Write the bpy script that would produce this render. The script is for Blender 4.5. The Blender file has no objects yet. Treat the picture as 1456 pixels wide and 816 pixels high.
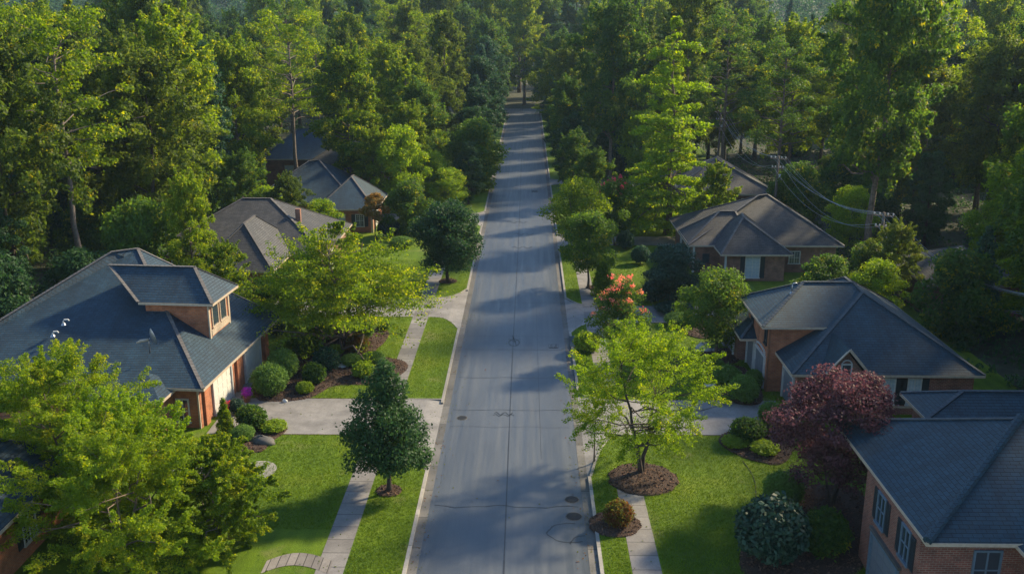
import bpy, math, random
import numpy as np
from mathutils import Vector
R = math.radians
S = bpy.context.scene
COL = S.collection

# ------------------------------------------------------------------ camera, sky, sun, exposure
FPX = 1350.0                      # focal length in pixels of the 1456 px wide photograph
PITCH, YAW, CAMH = R(15.8388), R(0.939), 25.484
CAM = Vector((1.07, 0.0, CAMH))
cd = bpy.data.cameras.new('camera'); cam = bpy.data.objects.new('camera', cd); COL.objects.link(cam)
cam.location = CAM; cam.rotation_euler = (R(90) - PITCH, 0, YAW)
cd.sensor_width = 36; cd.lens = 36 * FPX / 1456; cd.clip_end = 3000; cd.clip_start = 0.5
S.camera = cam
SUN_EL, SUN_AZ = R(33), R(56)      # azimuth measured from +Y (up the street) towards +X (right)
w = bpy.data.worlds.new('World'); S.world = w; w.use_nodes = True
nt = w.node_tree; bg = nt.nodes['Background']
sky = nt.nodes.new('ShaderNodeTexSky'); sky.sky_type = 'NISHITA'; sky.sun_disc = False
sky.sun_elevation = SUN_EL; sky.sun_rotation = SUN_AZ; sky.air_density = 1.2; sky.dust_density = 0.3; sky.ozone_density = 3.5
nt.links.new(sky.outputs[0], bg.inputs[0]); bg.inputs[1].default_value = 0.125
sl = bpy.data.lights.new('sun', 'SUN'); sl.energy = 5.0; sl.angle = R(4.5); sl.color = (1.0, 0.83, 0.54)
so = bpy.data.objects.new('sun', sl); COL.objects.link(so)
sd = Vector((math.sin(SUN_AZ) * math.cos(SUN_EL), math.cos(SUN_AZ) * math.cos(SUN_EL), math.sin(SUN_EL)))
so.rotation_euler = sd.to_track_quat('Z', 'Y').to_euler()
S.view_settings.view_transform = 'Standard'; S.view_settings.look = 'None'
S.view_settings.exposure = 0.98; S.view_settings.gamma = 1.0
S.cycles.max_bounces = 6; S.cycles.diffuse_bounces = 3; S.cycles.transmission_bounces = 3
S.cycles.transparent_max_bounces = 4; S.cycles.glossy_bounces = 2; S.cycles.volume_bounces = 0
S.cycles.use_adaptive_sampling = True

# ------------------------------------------------------------------ survey helpers (photo pixel -> point of the place)
_F = Vector((-math.sin(YAW) * math.cos(PITCH), math.cos(YAW) * math.cos(PITCH), -math.sin(PITCH)))
_R = Vector((math.cos(YAW), math.sin(YAW), 0)); _U = _R.cross(_F)
def at(px, py, z=0.0, Y=None):
    d = _R * ((px - 728) / FPX) - _U * ((py - 408) / FPX) + _F
    t = (Y - CAM.y) / d.y if Y is not None else (z - CAM.z) / d.z
    return CAM + d * t
def pr(p):
    v = Vector(p) - CAM; q = v.dot(_F)
    return 728 + FPX * v.dot(_R) / q, 408 - FPX * v.dot(_U) / q

# ------------------------------------------------------------------ object helpers
def tag(o, label=None, cat=None, group=None, kind=None):
    if label: o['label'] = label
    if cat: o['category'] = cat
    if group: o['group'] = group
    if kind: o['kind'] = kind
    return o
def empty(name, loc, rz=0.0):
    o = bpy.data.objects.new(name, None); COL.objects.link(o); o.location = loc; o.rotation_euler.z = rz
    o.empty_display_size = 0.3
    return o
class MB:
    def __init__(s, off=(0, 0, 0)): s.v = []; s.f = []; s.off = Vector(off)
    def poly(s, pts):
        n = len(s.v); s.v += [Vector(p) for p in pts]; s.f.append(list(range(n, n + len(pts))))
    def box(s, x0, x1, y0, y1, z0, z1):
        n = len(s.v)
        s.v += [Vector((x, y, z)) for z in (z0, z1) for y in (y0, y1) for x in (x0, x1)]
        for q in ((0, 2, 3, 1), (4, 5, 7, 6), (0, 1, 5, 4), (2, 6, 7, 3), (0, 4, 6, 2), (1, 3, 7, 5)):
            s.f.append([n + i for i in q])
    def prism(s, pts, z0, z1):                 # vertical prism of a ccw outline
        n = len(s.v); k = len(pts)
        s.v += [Vector((p[0], p[1], z0)) for p in pts] + [Vector((p[0], p[1], z1)) for p in pts]
        s.f.append([n + i for i in reversed(range(k))]); s.f.append([n + k + i for i in range(k)])
        for i in range(k): j = (i + 1) % k; s.f.append([n + i, n + j, n + k + j, n + k + i])
    def bar(s, a, b, w, h, up=(0, 0, 1)):      # rectangular bar from a to b
        a = Vector(a); b = Vector(b); d = (b - a).normalized(); sx = d.cross(Vector(up)).normalized(); u = sx.cross(d)
        n = len(s.v)
        for p in (a, b):
            for i, j in ((-1, -1), (1, -1), (1, 1), (-1, 1)): s.v.append(p + sx * (w / 2 * i) + u * (h / 2 * j))
        for q in ((0, 3, 2, 1), (4, 5, 6, 7), (0, 1, 5, 4), (1, 2, 6, 5), (2, 3, 7, 6), (3, 0, 4, 7)): s.f.append([n + i for i in q])
    def tube(s, path, rad, sides=6, cap=True):
        path = [Vector(p) for p in path]; n0 = len(s.v); k = sides
        for i, p in enumerate(path):
            d = (path[min(i + 1, len(path) - 1)] - path[max(i - 1, 0)]).normalized()
            a = d.cross(Vector((0, 0, 1)) if abs(d.z) < .9 else Vector((1, 0, 0))).normalized(); b = d.cross(a)
            r = rad[i] if hasattr(rad, '__len__') else rad
            for j in range(k):
                t = 2 * math.pi * j / k; s.v.append(p + a * (r * math.cos(t)) + b * (r * math.sin(t)))
        for i in range(len(path) - 1):
            for j in range(k):
                a0 = n0 + i * k + j; a1 = n0 + i * k + (j + 1) % k; s.f.append([a0, a1, a1 + k, a0 + k])
        if cap: s.f.append([n0 + j for j in reversed(range(k))]); s.f.append([n0 + (len(path) - 1) * k + j for j in range(k)])
    def lathe(s, c, prof, sides=16, axis='Z'):
        n0 = len(s.v)
        for r, z in prof:
            for j in range(sides):
                t = 2 * math.pi * j / sides; s.v.append(Vector((c[0] + r * math.cos(t), c[1] + r * math.sin(t), c[2] + z)))
        for i in range(len(prof) - 1):
            for j in range(sides):
                a = n0 + i * sides + j; b = n0 + i * sides + (j + 1) % sides; s.f.append([a, b, b + sides, a + sides])
        s.f.append([n0 + (len(prof) - 1) * sides + j for j in range(sides)])
    def build(s, name, mat, parent=None, smooth=False, uv=True):
        me = bpy.data.meshes.new(name)
        me.from_pydata([tuple(p - s.off) for p in s.v], [], s.f); me.materials.append(mat); me.validate(); me.update()
        if uv:
            ul = me.uv_layers.new(name='UVMap')
            for p in me.polygons:
                n = p.normal
                t = Vector((0, 0, 1)).cross(n)
                t = Vector((1, 0, 0)) if t.length < 1e-3 else t.normalized()
                b = n.cross(t)
                for li in p.loop_indices:
                    c = me.vertices[me.loops[li].vertex_index].co
                    ul.data[li].uv = (c.dot(t), c.dot(b))
        if smooth: me.polygons.foreach_set('use_smooth', [True] * len(me.polygons))
        o = bpy.data.objects.new(name, me); COL.objects.link(o)
        if parent: o.parent = parent
        return o

# ------------------------------------------------------------------ materials
def mat(name):
    m = bpy.data.materials.new(name); m.use_nodes = True; t = m.node_tree
    return m, t, t.nodes['Principled BSDF'], t.nodes, t.links
def ramp(nd, stops):
    r = nd.new('ShaderNodeValToRGB'); e = r.color_ramp.elements
    while len(e) < len(stops): e.new(0.5)
    for i, (p, c) in enumerate(stops): e[i].position = p; e[i].color = (*c, 1)
    return r
def noise(nd, lk, scale, detail=4, rough=.55, vec=None, obj=False, stretch=None):
    n = nd.new('ShaderNodeTexNoise'); n.inputs['Scale'].default_value = scale; n.inputs['Detail'].default_value = detail; n.inputs['Roughness'].default_value = rough
    if vec is None:
        vec = nd.new('ShaderNodeTexCoord').outputs['Object' if not obj else 'Object']
    if stretch:
        mp = nd.new('ShaderNodeMapping'); mp.inputs['Scale'].default_value = stretch; lk.new(vec, mp.inputs[0]); vec = mp.outputs[0]
    lk.new(vec, n.inputs['Vector'])
    return n
def mixc(nd, lk, a, b, fac, mode='MIX'):
    m = nd.new('ShaderNodeMix'); m.data_type = 'RGBA'; m.blend_type = mode
    for src, s in ((fac, 0), (a, 6), (b, 7)):
        if hasattr(src, 'links') or hasattr(src, 'is_linked'): lk.new(src, m.inputs[s])
        elif s == 0: m.inputs[0].default_value = src
        else: m.inputs[s].default_value = (*src, 1)
    return m.outputs[2]
def bump(nd, lk, h, bs, strength=.5, dist=.05):
    b = nd.new('ShaderNodeBump'); b.inputs['Strength'].default_value = strength; b.inputs['Distance'].default_value = dist
    lk.new(h, b.inputs['Height']); lk.new(b.outputs[0], bs.inputs['Normal'])
def plain(name, col, rough=.6, metal=0, var=.15, scale=6, spec=None):
    m, t, bs, nd, lk = mat(name)
    n = noise(nd, lk, scale)
    d = tuple(c * (1 - var) for c in col); l = tuple(min(1, c * (1 + var)) for c in col)
    r = ramp(nd, [(.3, d), (.7, l)]); lk.new(n.outputs[0], r.inputs[0]); lk.new(r.outputs[0], bs.inputs['Base Color'])
    bs.inputs['Roughness'].default_value = rough; bs.inputs['Metallic'].default_value = metal
    if spec is not None: bs.inputs['Specular IOR Level'].default_value = spec
    return m
def shingle_mat(name, col, col2):
    m, t, bs, nd, lk = mat(name)
    uv = nd.new('ShaderNodeUVMap').outputs[0]
    br = nd.new('ShaderNodeTexBrick'); lk.new(uv, br.inputs['Vector'])
    br.inputs['Scale'].default_value = 1; br.inputs['Brick Width'].default_value = .42; br.inputs['Row Height'].default_value = .21
    br.inputs['Mortar Size'].default_value = .016; br.inputs['Mortar Smooth'].default_value = .5; br.inputs['Bias'].default_value = 0
    br.inputs['Color1'].default_value = (*col, 1); br.inputs['Color2'].default_value = (*col2, 1); br.inputs['Mortar'].default_value = (*[c * .3 for c in col], 1)
    n = noise(nd, lk, .35, 6, .7); n2 = noise(nd, lk, 9, 4, .7)
    r = ramp(nd, [(.3, (.62, .64, .66)), (.75, (1.3, 1.27, 1.22))]); lk.new(n.outputs[0], r.inputs[0])
    c = mixc(nd, lk, br.outputs[0], r.outputs[0], 1.0, 'MULTIPLY')
    r2 = ramp(nd, [(.25, (.75, .75, .75)), (.75, (1.2, 1.2, 1.2))]); lk.new(n2.outputs[0], r2.inputs[0])
    c = mixc(nd, lk, c, r2.outputs[0], 1.0, 'MULTIPLY')
    n5 = noise(nd, lk, 1.0, 4, .7, uv, stretch=(1.6, .14, 1)); r5 = ramp(nd, [(.35, (.72, .74, .72)), (.7, (1.22, 1.2, 1.15))]); lk.new(n5.outputs[0], r5.inputs[0]); c = mixc(nd, lk, c, r5.outputs[0], 1.0, 'MULTIPLY')
    n6 = noise(nd, lk, .7, 5, .8); r6 = ramp(nd, [(.62, (0, 0, 0)), (.72, (.35, .35, .35))]); lk.new(n6.outputs[0], r6.inputs[0]); c = mixc(nd, lk, c, (.05, .055, .04), r6.outputs[0])
    lk.new(c, bs.inputs['Base Color']); bs.inputs['Roughness'].default_value = .7
    # each course is a small ramp that steps down to the next one
    sp = nd.new('ShaderNodeSeparateXYZ'); lk.new(uv, sp.inputs[0])
    a = nd.new('ShaderNodeMath'); a.operation = 'DIVIDE'; lk.new(sp.outputs[1], a.inputs[0]); a.inputs[1].default_value = .21
    f = nd.new('ShaderNodeMath'); f.operation = 'FRACT'; lk.new(a.outputs[0], f.inputs[0])
    iv = nd.new('ShaderNodeMath'); iv.operation = 'SUBTRACT'; iv.inputs[0].default_value = 1; lk.new(f.outputs[0], iv.inputs[1])
    mm = nd.new('ShaderNodeMath'); mm.operation = 'MULTIPLY_ADD'; lk.new(br.outputs[1], mm.inputs[0]); mm.inputs[1].default_value = -.8; lk.new(iv.outputs[0], mm.inputs[2])
    bump(nd, lk, mm.outputs[0], bs, .75, .04)
    return m
def brick_mat(name, c1, c2, mortar, wscale=1.0):
    m, t, bs, nd, lk = mat(name)
    uv = nd.new('ShaderNodeUVMap').outputs[0]
    br = nd.new('ShaderNodeTexBrick'); lk.new(uv, br.inputs['Vector'])
    br.inputs['Scale'].default_value = 1; br.inputs['Brick Width'].default_value = .26 * wscale; br.inputs['Row Height'].default_value = .1 * wscale
    br.inputs['Mortar Size'].default_value = .012; br.inputs['Color1'].default_value = (*c1, 1); br.inputs['Color2'].default_value = (*c2, 1); br.inputs['Mortar'].default_value = (*mortar, 1)
    n = noise(nd, lk, 1.3, 5, .65); r = ramp(nd, [(.3, (.6, .58, .58)), (.72, (1.3, 1.25, 1.2))]); lk.new(n.outputs[0], r.inputs[0])
    c = mixc(nd, lk, br.outputs[0], r.outputs[0], 1.0, 'MULTIPLY'); lk.new(c, bs.inputs['Base Color'])
    bs.inputs['Roughness'].default_value = .85
    inv = nd.new('ShaderNodeMath'); inv.operation = 'SUBTRACT'; inv.inputs[0].default_value = 1; lk.new(br.outputs[1], inv.inputs[1])
    bump(nd, lk, inv.outputs[0], bs, .5, .02)
    return m
def leaf_mat(name, dark, light, accent=None, acc=.0, trans=.5, gloss=.6):
    m, t, bs, nd, lk = mat(name)
    g = nd.new('ShaderNodeNewGeometry'); oi = nd.new('ShaderNodeObjectInfo')
    n = noise(nd, lk, .45, 3, .6)
    a = nd.new('ShaderNodeMath'); a.operation = 'MULTIPLY_ADD'; lk.new(g.outputs['Random Per Island'], a.inputs[0]); a.inputs[1].default_value = .5; lk.new(n.outputs[0], a.inputs[2])
    b = nd.new('ShaderNodeMath'); b.operation = 'MULTIPLY_ADD'; lk.new(oi.outputs['Random'], b.inputs[0]); b.inputs[1].default_value = .3; lk.new(a.outputs[0], b.inputs[2])
    st = [(.45, dark), (1.05, light)]
    r = ramp(nd, [(.0, dark), (1., light)])
    mr = nd.new('ShaderNodeMapRange'); mr.inputs['From Min'].default_value = .5; mr.inputs['From Max'].default_value = 1.25; lk.new(b.outputs[0], mr.inputs[0]); lk.new(mr.outputs[0], r.inputs[0])
    c = r.outputs[0]
    if accent:
        n2 = noise(nd, lk, .6, 2, .5); th = nd.new('ShaderNodeMapRange'); th.inputs['From Min'].default_value = 1 - acc; th.inputs['From Max'].default_value = 1 - acc + .1
        s2 = nd.new('ShaderNodeMath'); s2.operation = 'MULTIPLY_ADD'; lk.new(g.outputs['Random Per Island'], s2.inputs[0]); s2.inputs[1].default_value = .35; lk.new(n2.outputs[0], s2.inputs[2])
        lk.new(s2.outputs[0], th.inputs[0]); c = mixc(nd, lk, c, accent, th.outputs[0])
    lk.new(c, bs.inputs['Base Color']); bs.inputs['Roughness'].default_value = gloss; bs.inputs['Specular IOR Level'].default_value = .22
    tr = nd.new('ShaderNodeBsdfTranslucent')
    hs = nd.new('ShaderNodeHueSaturation'); hs.inputs['Hue'].default_value = .485; hs.inputs['Saturation'].default_value = 1.1; hs.inputs['Value'].default_value = 2.3
    lk.new(c, hs.inputs['Color']); lk.new(hs.outputs[0], tr.inputs['Color'])
    mx = nd.new('ShaderNodeMixShader'); mx.inputs[0].default_value = trans
    lk.new(bs.outputs[0], mx.inputs[1]); lk.new(tr.outputs[0], mx.inputs[2]); lk.new(mx.outputs[0], nd['Material Output'].inputs[0])
    return m

def grass_mat():
    m, t, bs, nd, lk = mat('grass')
    co = nd.new('ShaderNodeTexCoord').outputs['Object']
    n1 = noise(nd, lk, .18, 6, .65, co); n2 = noise(nd, lk, 14, 6, .8, co); n3 = noise(nd, lk, 1.6, 5, .7, co, stretch=(1, .35, 1))
    r = ramp(nd, [(.3, (.050, .098, .004)), (.52, (.088, .150, .005)), (.72, (.15, .19, .010))]); lk.new(n1.outputs[0], r.inputs[0])
    r2 = ramp(nd, [(.25, (.5, .5, .5)), (.75, (1.5, 1.5, 1.4))]); lk.new(n2.outputs[0], r2.inputs[0])
    c = mixc(nd, lk, r.outputs[0], r2.outputs[0], 1., 'MULTIPLY')
    # mowing stripes along the street
    wv = nd.new('ShaderNodeTexWave'); wv.inputs['Scale'].default_value = .32; wv.inputs['Distortion'].default_value = 1.2; wv.inputs['Detail'].default_value = 2; lk.new(co, wv.inputs['Vector'])
    r3 = ramp(nd, [(.3, (.93, .94, .93)), (.7, (1.06, 1.05, 1.03))]); lk.new(wv.outputs[0], r3.inputs[0])
    c = mixc(nd, lk, c, r3.outputs[0], 1., 'MULTIPLY')
    # dry, worn patches
    n4 = noise(nd, lk, .33, 3, .6, co); r4 = ramp(nd, [(.60, (0, 0, 0)), (.74, (.65, .65, .65))]); lk.new(n4.outputs[0], r4.inputs[0])
    c = mixc(nd, lk, c, (.19, .18, .07), r4.outputs[0])
    lk.new(c, bs.inputs['Base Color']); bs.inputs['Roughness'].default_value = .8; bs.inputs['Specular IOR Level'].default_value = .2
    ad = nd.new('ShaderNodeMath'); ad.operation = 'ADD'; lk.new(n2.outputs[0], ad.inputs[0]); lk.new(n3.outputs[0], ad.inputs[1])
    bump(nd, lk, ad.outputs[0], bs, .9, .06)
    return m
def asphalt_mat():
    m, t, bs, nd, lk = mat('asphalt')
    co = nd.new('ShaderNodeTexCoord').outputs['Object']
    n1 = noise(nd, lk, .12, 6, .7, co, stretch=(1, .25, 1)); n2 = noise(nd, lk, 22, 4, .85, co); n3 = noise(nd, lk, 1.1, 5, .7, co, stretch=(2.2, .06, 1))
    r = ramp(nd, [(.3, (.046, .054, .066)), (.7, (.090, .100, .115))]); lk.new(n1.outputs[0], r.inputs[0])
    r2 = ramp(nd, [(.25, (.6, .6, .6)), (.75, (1.4, 1.4, 1.4))]); lk.new(n2.outputs[0], r2.inputs[0])
    r3 = ramp(nd, [(.3, (.70, .71, .73)), (.7, (1.25, 1.24, 1.22))]); lk.new(n3.outputs[0], r3.inputs[0])
    c = mixc(nd, lk, r.outputs[0], r2.outputs[0], 1., 'MULTIPLY'); c = mixc(nd, lk, c, r3.outputs[0], 1., 'MULTIPLY')
    lk.new(c, bs.inputs['Base Color'])
    rr = ramp(nd, [(.3, (.38, .38, .38)), (.7, (.60, .60, .60))]); lk.new(n3.outputs[0], rr.inputs[0]); lk.new(rr.outputs[0], bs.inputs['Roughness'])
    bump(nd, lk, n2.outputs[0], bs, .35, .012)
    return m
def concrete_mat(name, a, b, joint=None, jaxis=1):
    m, t, bs, nd, lk = mat(name)
    co = nd.new('ShaderNodeTexCoord').outputs['Object']
    n1 = noise(nd, lk, .5, 6, .7, co); n2 = noise(nd, lk, 9, 5, .8, co)
    r = ramp(nd, [(.3, a), (.7, b)]); lk.new(n1.outputs[0], r.inputs[0])
    r2 = ramp(nd, [(.25, (.75, .75, .75)), (.75, (1.2, 1.2, 1.2))]); lk.new(n2.outputs[0], r2.inputs[0])
    c = mixc(nd, lk, r.outputs[0], r2.outputs[0], 1., 'MULTIPLY')
    if joint:
        sp = nd.new('ShaderNodeSeparateXYZ'); lk.new(co, sp.inputs[0])
        d = nd.new('ShaderNodeMath'); d.operation = 'DIVIDE'; lk.new(sp.outputs[jaxis], d.inputs[0]); d.inputs[1].default_value = joint
        f = nd.new('ShaderNodeMath'); f.operation = 'FRACT'; lk.new(d.outputs[0], f.inputs[0])
        l = nd.new('ShaderNodeMath'); l.operation = 'LESS_THAN'; lk.new(f.outputs[0], l.inputs[0]); l.inputs[1].default_value = .045 / joint
        c = mixc(nd, lk, c, tuple(x * .35 for x in a), l.outputs[0])
        # slabs differ in tone
        fl = nd.new('ShaderNodeMath'); fl.operation = 'FLOOR'; lk.new(d.outputs[0], fl.inputs[0])
        wn = nd.new('ShaderNodeTexWhiteNoise'); wn.noise_dimensions = '1D'; lk.new(fl.outputs[0], wn.inputs['W'])
        r3 = ramp(nd, [(0, (.72, .72, .72)), (1, (1.15, 1.15, 1.15))]); lk.new(wn.outputs[0], r3.inputs[0]); c = mixc(nd, lk, c, r3.outputs[0], 1., 'MULTIPLY')
    lk.new(c, bs.inputs['Base Color']); bs.inputs['Roughness'].default_value = .75
    bump(nd, lk, n2.outputs[0], bs, .25, .01)
    return m
def mulch_mat():
    m, t, bs, nd, lk = mat('mulch')
    n = noise(nd, lk, 9, 6, .85); n1 = noise(nd, lk, .8, 3)
    r = ramp(nd, [(.3, (.012, .007, .005)), (.5, (.050, .027, .018)), (.75, (.14, .085, .06))]); lk.new(n.outputs[0], r.inputs[0])
    lk.new(r.outputs[0], bs.inputs['Base Color']); bs.inputs['Roughness'].default_value = .95; bump(nd, lk, n.outputs[0], bs, 1., .12)
    return m
M = {}
M['shingle_blue'] = shingle_mat('blue_grey_shingle', (.008, .032, .060), (.016, .048, .082))
M['shingle_grey'] = shingle_mat('grey_shingle', (.040, .040, .046), (.064, .063, .068))
M['shingle_teal'] = shingle_mat('teal_grey_shingle', (.006, .032, .054), (.012, .048, .076))
M['cap'] = plain('ridge_cap', (.045, .058, .070), .8, var=.3, scale=3)
M['cap_tan_lit'] = plain('tan_ridge_cap', (.115, .105, .10), .8, var=.3, scale=3)  # paler caps: the sunlit look of the hip bands put into the colour
M['brick_orange'] = brick_mat('orange_brick', (.42, .14, .055), (.32, .095, .04), (.30, .2, .14))
M['brick_red'] = brick_mat('red_brick', (.24, .078, .052), (.15, .052, .038), (.25, .19, .15))
M['brick_brown'] = brick_mat('brown_brick', (.26, .105, .068), (.17, .070, .048), (.26, .21, .17))
M['fascia'] = plain('tan_fascia', (.42, .34, .26), .5)
M['trim_white'] = plain('white_trim', (.48, .48, .47), .5)
M['frame_blue'] = plain('blue_grey_frame', (.10, .15, .2), .5)
M['shutter'] = plain('dark_shutter', (.016, .024, .032), .5)
M['door_white'] = plain('garage_door_paint', (.55, .54, .50), .5, var=.08)
M['door_grey'] = plain('garage_door_grey', (.15, .165, .19), .5, var=.08)
M['wood'] = plain('brown_wood', (.20, .08, .04), .7, var=.3)
M['metal'] = plain('grey_metal', (.35, .36, .38), .35, metal=.8)
M['dark'] = plain('dark_iron', (.014, .016, .02), .9, var=.4)
M['tar'] = plain('tar', (.018, .02, .024), .5, var=.3)
M['pole'] = plain('weathered_pole', (.13, .10, .08), .85, var=.3)
M['wire'] = plain('wire', (.34, .35, .35), .45)
M['bark'] = plain('bark', (.13, .095, .07), .95, var=.45, scale=5)
M['bark_pale'] = plain('pale_bark', (.15, .12, .10), .9, var=.4, scale=5)
M['bark_dark'] = plain('dark_bark', (.055, .042, .034), .95, var=.4, scale=5)
M['stone'] = plain('pale_stone', (.42, .43, .46), .8, var=.3)
M['grass'] = grass_mat(); M['asphalt'] = asphalt_mat(); M['mulch'] = mulch_mat()
M['concrete'] = concrete_mat('concrete', (.125, .118, .115), (.27, .255, .245))
M['walk'] = concrete_mat('sidewalk_concrete', (.14, .13, .128), (.25, .235, .225), 1.25)
M['kerb'] = concrete_mat('kerb_concrete', (.20, .19, .175), (.34, .315, .285), 3.0)
M['gutter'] = concrete_mat('gutter_concrete', (.07, .068, .064), (.15, .14, .13), 3.0)
M['floor'] = plain('forest_floor', (.035, .04, .018), .95, var=.5, scale=1)
M['paver'] = concrete_mat('paver', (.16, .14, .13), (.27, .245, .225), .42, 0)
g_, gt, gb, gn, gl = mat('window_glass'); gb.inputs['Base Color'].default_value = (.03, .045, .06, 1); gb.inputs['Roughness'].default_value = .08; gb.inputs['Specular IOR Level'].default_value = .9; M['glass'] = g_
M['blind'] = plain('pale_blind_glass', (.38, .46, .52), .2, var=.1)
# leaves: dark, light, accent
L = {}
L['yellowgreen'] = leaf_mat('leaf_yellow_green', (.080, .150, .008), (.20, .30, .018), (.30, .33, .02), .18)
L['bright'] = leaf_mat('leaf_bright_green', (.042, .092, .008), (.16, .235, .014), (.28, .30, .018), .22)
L['mid'] = leaf_mat('leaf_mid_green', (.026, .070, .014), (.085, .150, .020), (.22, .22, .02), .16)
L['dark'] = leaf_mat('leaf_dark_green', (.013, .044, .018), (.045, .100, .028), None, 0, .35)
L['blue'] = leaf_mat('leaf_blue_green', (.016, .050, .028), (.045, .10, .050), None, 0, .3)
L['olive'] = leaf_mat('leaf_olive', (.032, .066, .010), (.105, .145, .018), (.24, .22, .022), .12)
L['maple'] = leaf_mat('leaf_red_maple', (.050, .020, .027), (.17, .075, .080), None, 0, .3)
L['magnolia'] = leaf_mat('leaf_glossy', (.010, .036, .022), (.035, .075, .045), None, 0, .15, .5)
L['box'] = leaf_mat('leaf_boxwood', (.060, .130, .022), (.13, .22, .045), None, 0, .35)
L['fern'] = leaf_mat('leaf_lime', (.10, .19, .012), (.23, .30, .03), None, 0, .4)
L['rust'] = leaf_mat('leaf_rust', (.11, .045, .014), (.20, .10, .03), (.10, .12, .02), .4)
L['turf'] = leaf_mat('turf_blade', (.060, .115, .006), (.13, .20, .014), None, 0, .3)
L['amber'] = leaf_mat('leaf_amber', (.10, .10, .014), (.30, .17, .04), None, 0, .35)
L['chip'] = leaf_mat('bark_chip', (.022, .012, .008), (.16, .09, .06), None, 0, .0, .9)
L['petal_pink'] = leaf_mat('petal_pink', (.60, .14, .10), (.75, .36, .20), None, 0, .35)
L['petal_red'] = leaf_mat('petal_red', (.55, .05, .05), (.62, .10, .12), None, 0, .35)
L['petal_orange'] = leaf_mat('petal_orange', (.55, .22, .07), (.65, .34, .14), None, 0, .35)
L['petal_purple'] = leaf_mat('petal_purple', (.30, .02, .30), (.45, .05, .42), None, 0, .3)

# ------------------------------------------------------------------ ground, road, kerbs, lawns
def sheet(name, pts, z, m, label=None):
    b = MB(); b.poly([(p[0], p[1], z) for p in pts]); o = b.build(name, m); o['kind'] = 'structure'
    if label: o['label'] = label
    return o
def rect(x0, x1, y0, y1): return [(x0, y0), (x1, y0), (x1, y1), (x0, y1)]
sheet('ground', rect(-760, 760, -40, 1150), -.02, M['floor'], 'dark leaf littered forest ground')
sheet('road', rect(-4.15, 4.15, 5, 268), 0, M['asphalt'], 'long straight blue grey asphalt street with cracks')
sheet('cross_road', [(-70, 268.0), (70, 268.0), (70, 279), (-70, 279)], .004, M['asphalt'], 'pale road crossing the far end of the street')
def strip(name, xs, y0, y1, m, lab, z0, z1, step=3.0):
    b = MB(); y = y0
    b.box(xs[0], xs[1], y0, y1, z0, z1); o = b.build(name, m); o['kind'] = 'structure'; o['label'] = lab
# kerbs have gaps at the driveways
GAPL = [(50.3, 60.3), (76.5, 88.2), (117.5, 127.0), (150, 156)]
GAPR = [(49.6, 62.0), (75.6, 85.6), (106.0, 113.0), (148, 154)]
for side, gaps, word in ((-1, GAPL, 'left'), (1, GAPR, 'right')):
    g = MB(); g.box(*(sorted((side * 4.15, side * 4.62))), 5, 262, -.01, .012); o = g.build('gutter', M['gutter']); tag(o, f'concrete gutter pan along the {word} edge of the street', kind='structure')
    k = MB(); ys = [5] + [q for gp in gaps for q in gp] + [262]
    for a, b_ in zip(ys[::2], ys[1::2]):
        xs = sorted((side * 4.62, side * 4.80)); n = max(1, int((b_ - a) / 3))
        k.box(xs[0], xs[1], a, b_, -.02, .15)
    o = k.build('kerb', M['kerb']); tag(o, f'pale concrete kerb along the {word} side of the street', kind='structure')
XF = 7.2
def flare(y, g, side, n=10):          # kerb return curve from the sidewalk line out to the kerb
    out = []
    for i in range(n + 1):
        t = i / n; out.append((side * (4.80 + (XF - 4.80) * t), y + (g - y) * (1 - t) ** 2.4))
    return out                          # from kerb to sidewalk line
# driveways: side, near y, far y, near kerb y, far kerb y, inner end x
DRIVES = [(-1, 55.0, 60.9, 50.3, 60.9, 19.2, 'L'), (-1, 79.6, 85.6, 76.5, 88.6, 22.5, 'L'), (-1, 119.5, 125, 117.5, 127, 20, 'L'), (-1, 151, 155, 150, 156, 20, 'L'),
          (1, 55.3, 61.0, 49.6, 62.0, 18.2, 'R'), (1, 78.2, 83.2, 75.6, 85.6, 20.0, 'R'), (1, 107.2, 111.8, 106, 113, 20, 'R'), (1, 149, 153, 148, 154, 20, 'R')]
for side, word in ((-1, 'left'), (1, 'right')):
    ds = [d for d in DRIVES if d[0] == side]
    xs = (side * XF, side * (37 if side < 0 else 36)); b = MB()
    q = rect(min(xs), max(xs), 5, 262); b.poly([(x, y, .13) for x, y in q])
    prev = [(side * 4.80, 5), (side * XF, 5)]
    for k in range(len(ds) + 1):
        nxt = flare(ds[k][1], ds[k][3], side) if k < len(ds) else [(side * 4.80, 262), (side * XF, 262)]
        pts = prev[::-1] + nxt if side > 0 else prev + nxt[::-1]
        # outline: sidewalk line (prev end) ... fan triangles keep concave corners right
        m = max(len(prev), len(nxt))
        P = [prev[min(i, len(prev) - 1)] if len(prev) > 2 else tuple(np.array(prev[0]) + (np.array(prev[1]) - np.array(prev[0])) * i / (m - 1)) for i in range(m)]
        N = [nxt[min(i, len(nxt) - 1)] if len(nxt) > 2 else tuple(np.array(nxt[0]) + (np.array(nxt[1]) - np.array(nxt[0])) * i / (m - 1)) for i in range(m)]
        for i in range(m - 1):
            qd = [P[i], P[i + 1], N[i + 1], N[i]]
            if side < 0: qd = qd[::-1]
            b.poly([(x, y, .13) for x, y in qd])
        if k < len(ds): prev = flare(ds[k][2], ds[k][4], side)
    o = b.build('lawn', M['grass']); tag(o, f'mown green lawns on the {word} side of the street', kind='structure')
    kr = MB()
    for d in ds:
        for y, g in ((d[1], d[3]), (d[2], d[4])):
            c = flare(y, g, side)
            for i in range(len(c) - 1): kr.bar((c[i][0], c[i][1], .085), (c[i + 1][0], c[i + 1][1], .085), .15, .14)
    o = kr.build('kerb_return', M['kerb']); tag(o, f'curved kerb edges of the {word} driveway aprons', kind='structure')
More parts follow.
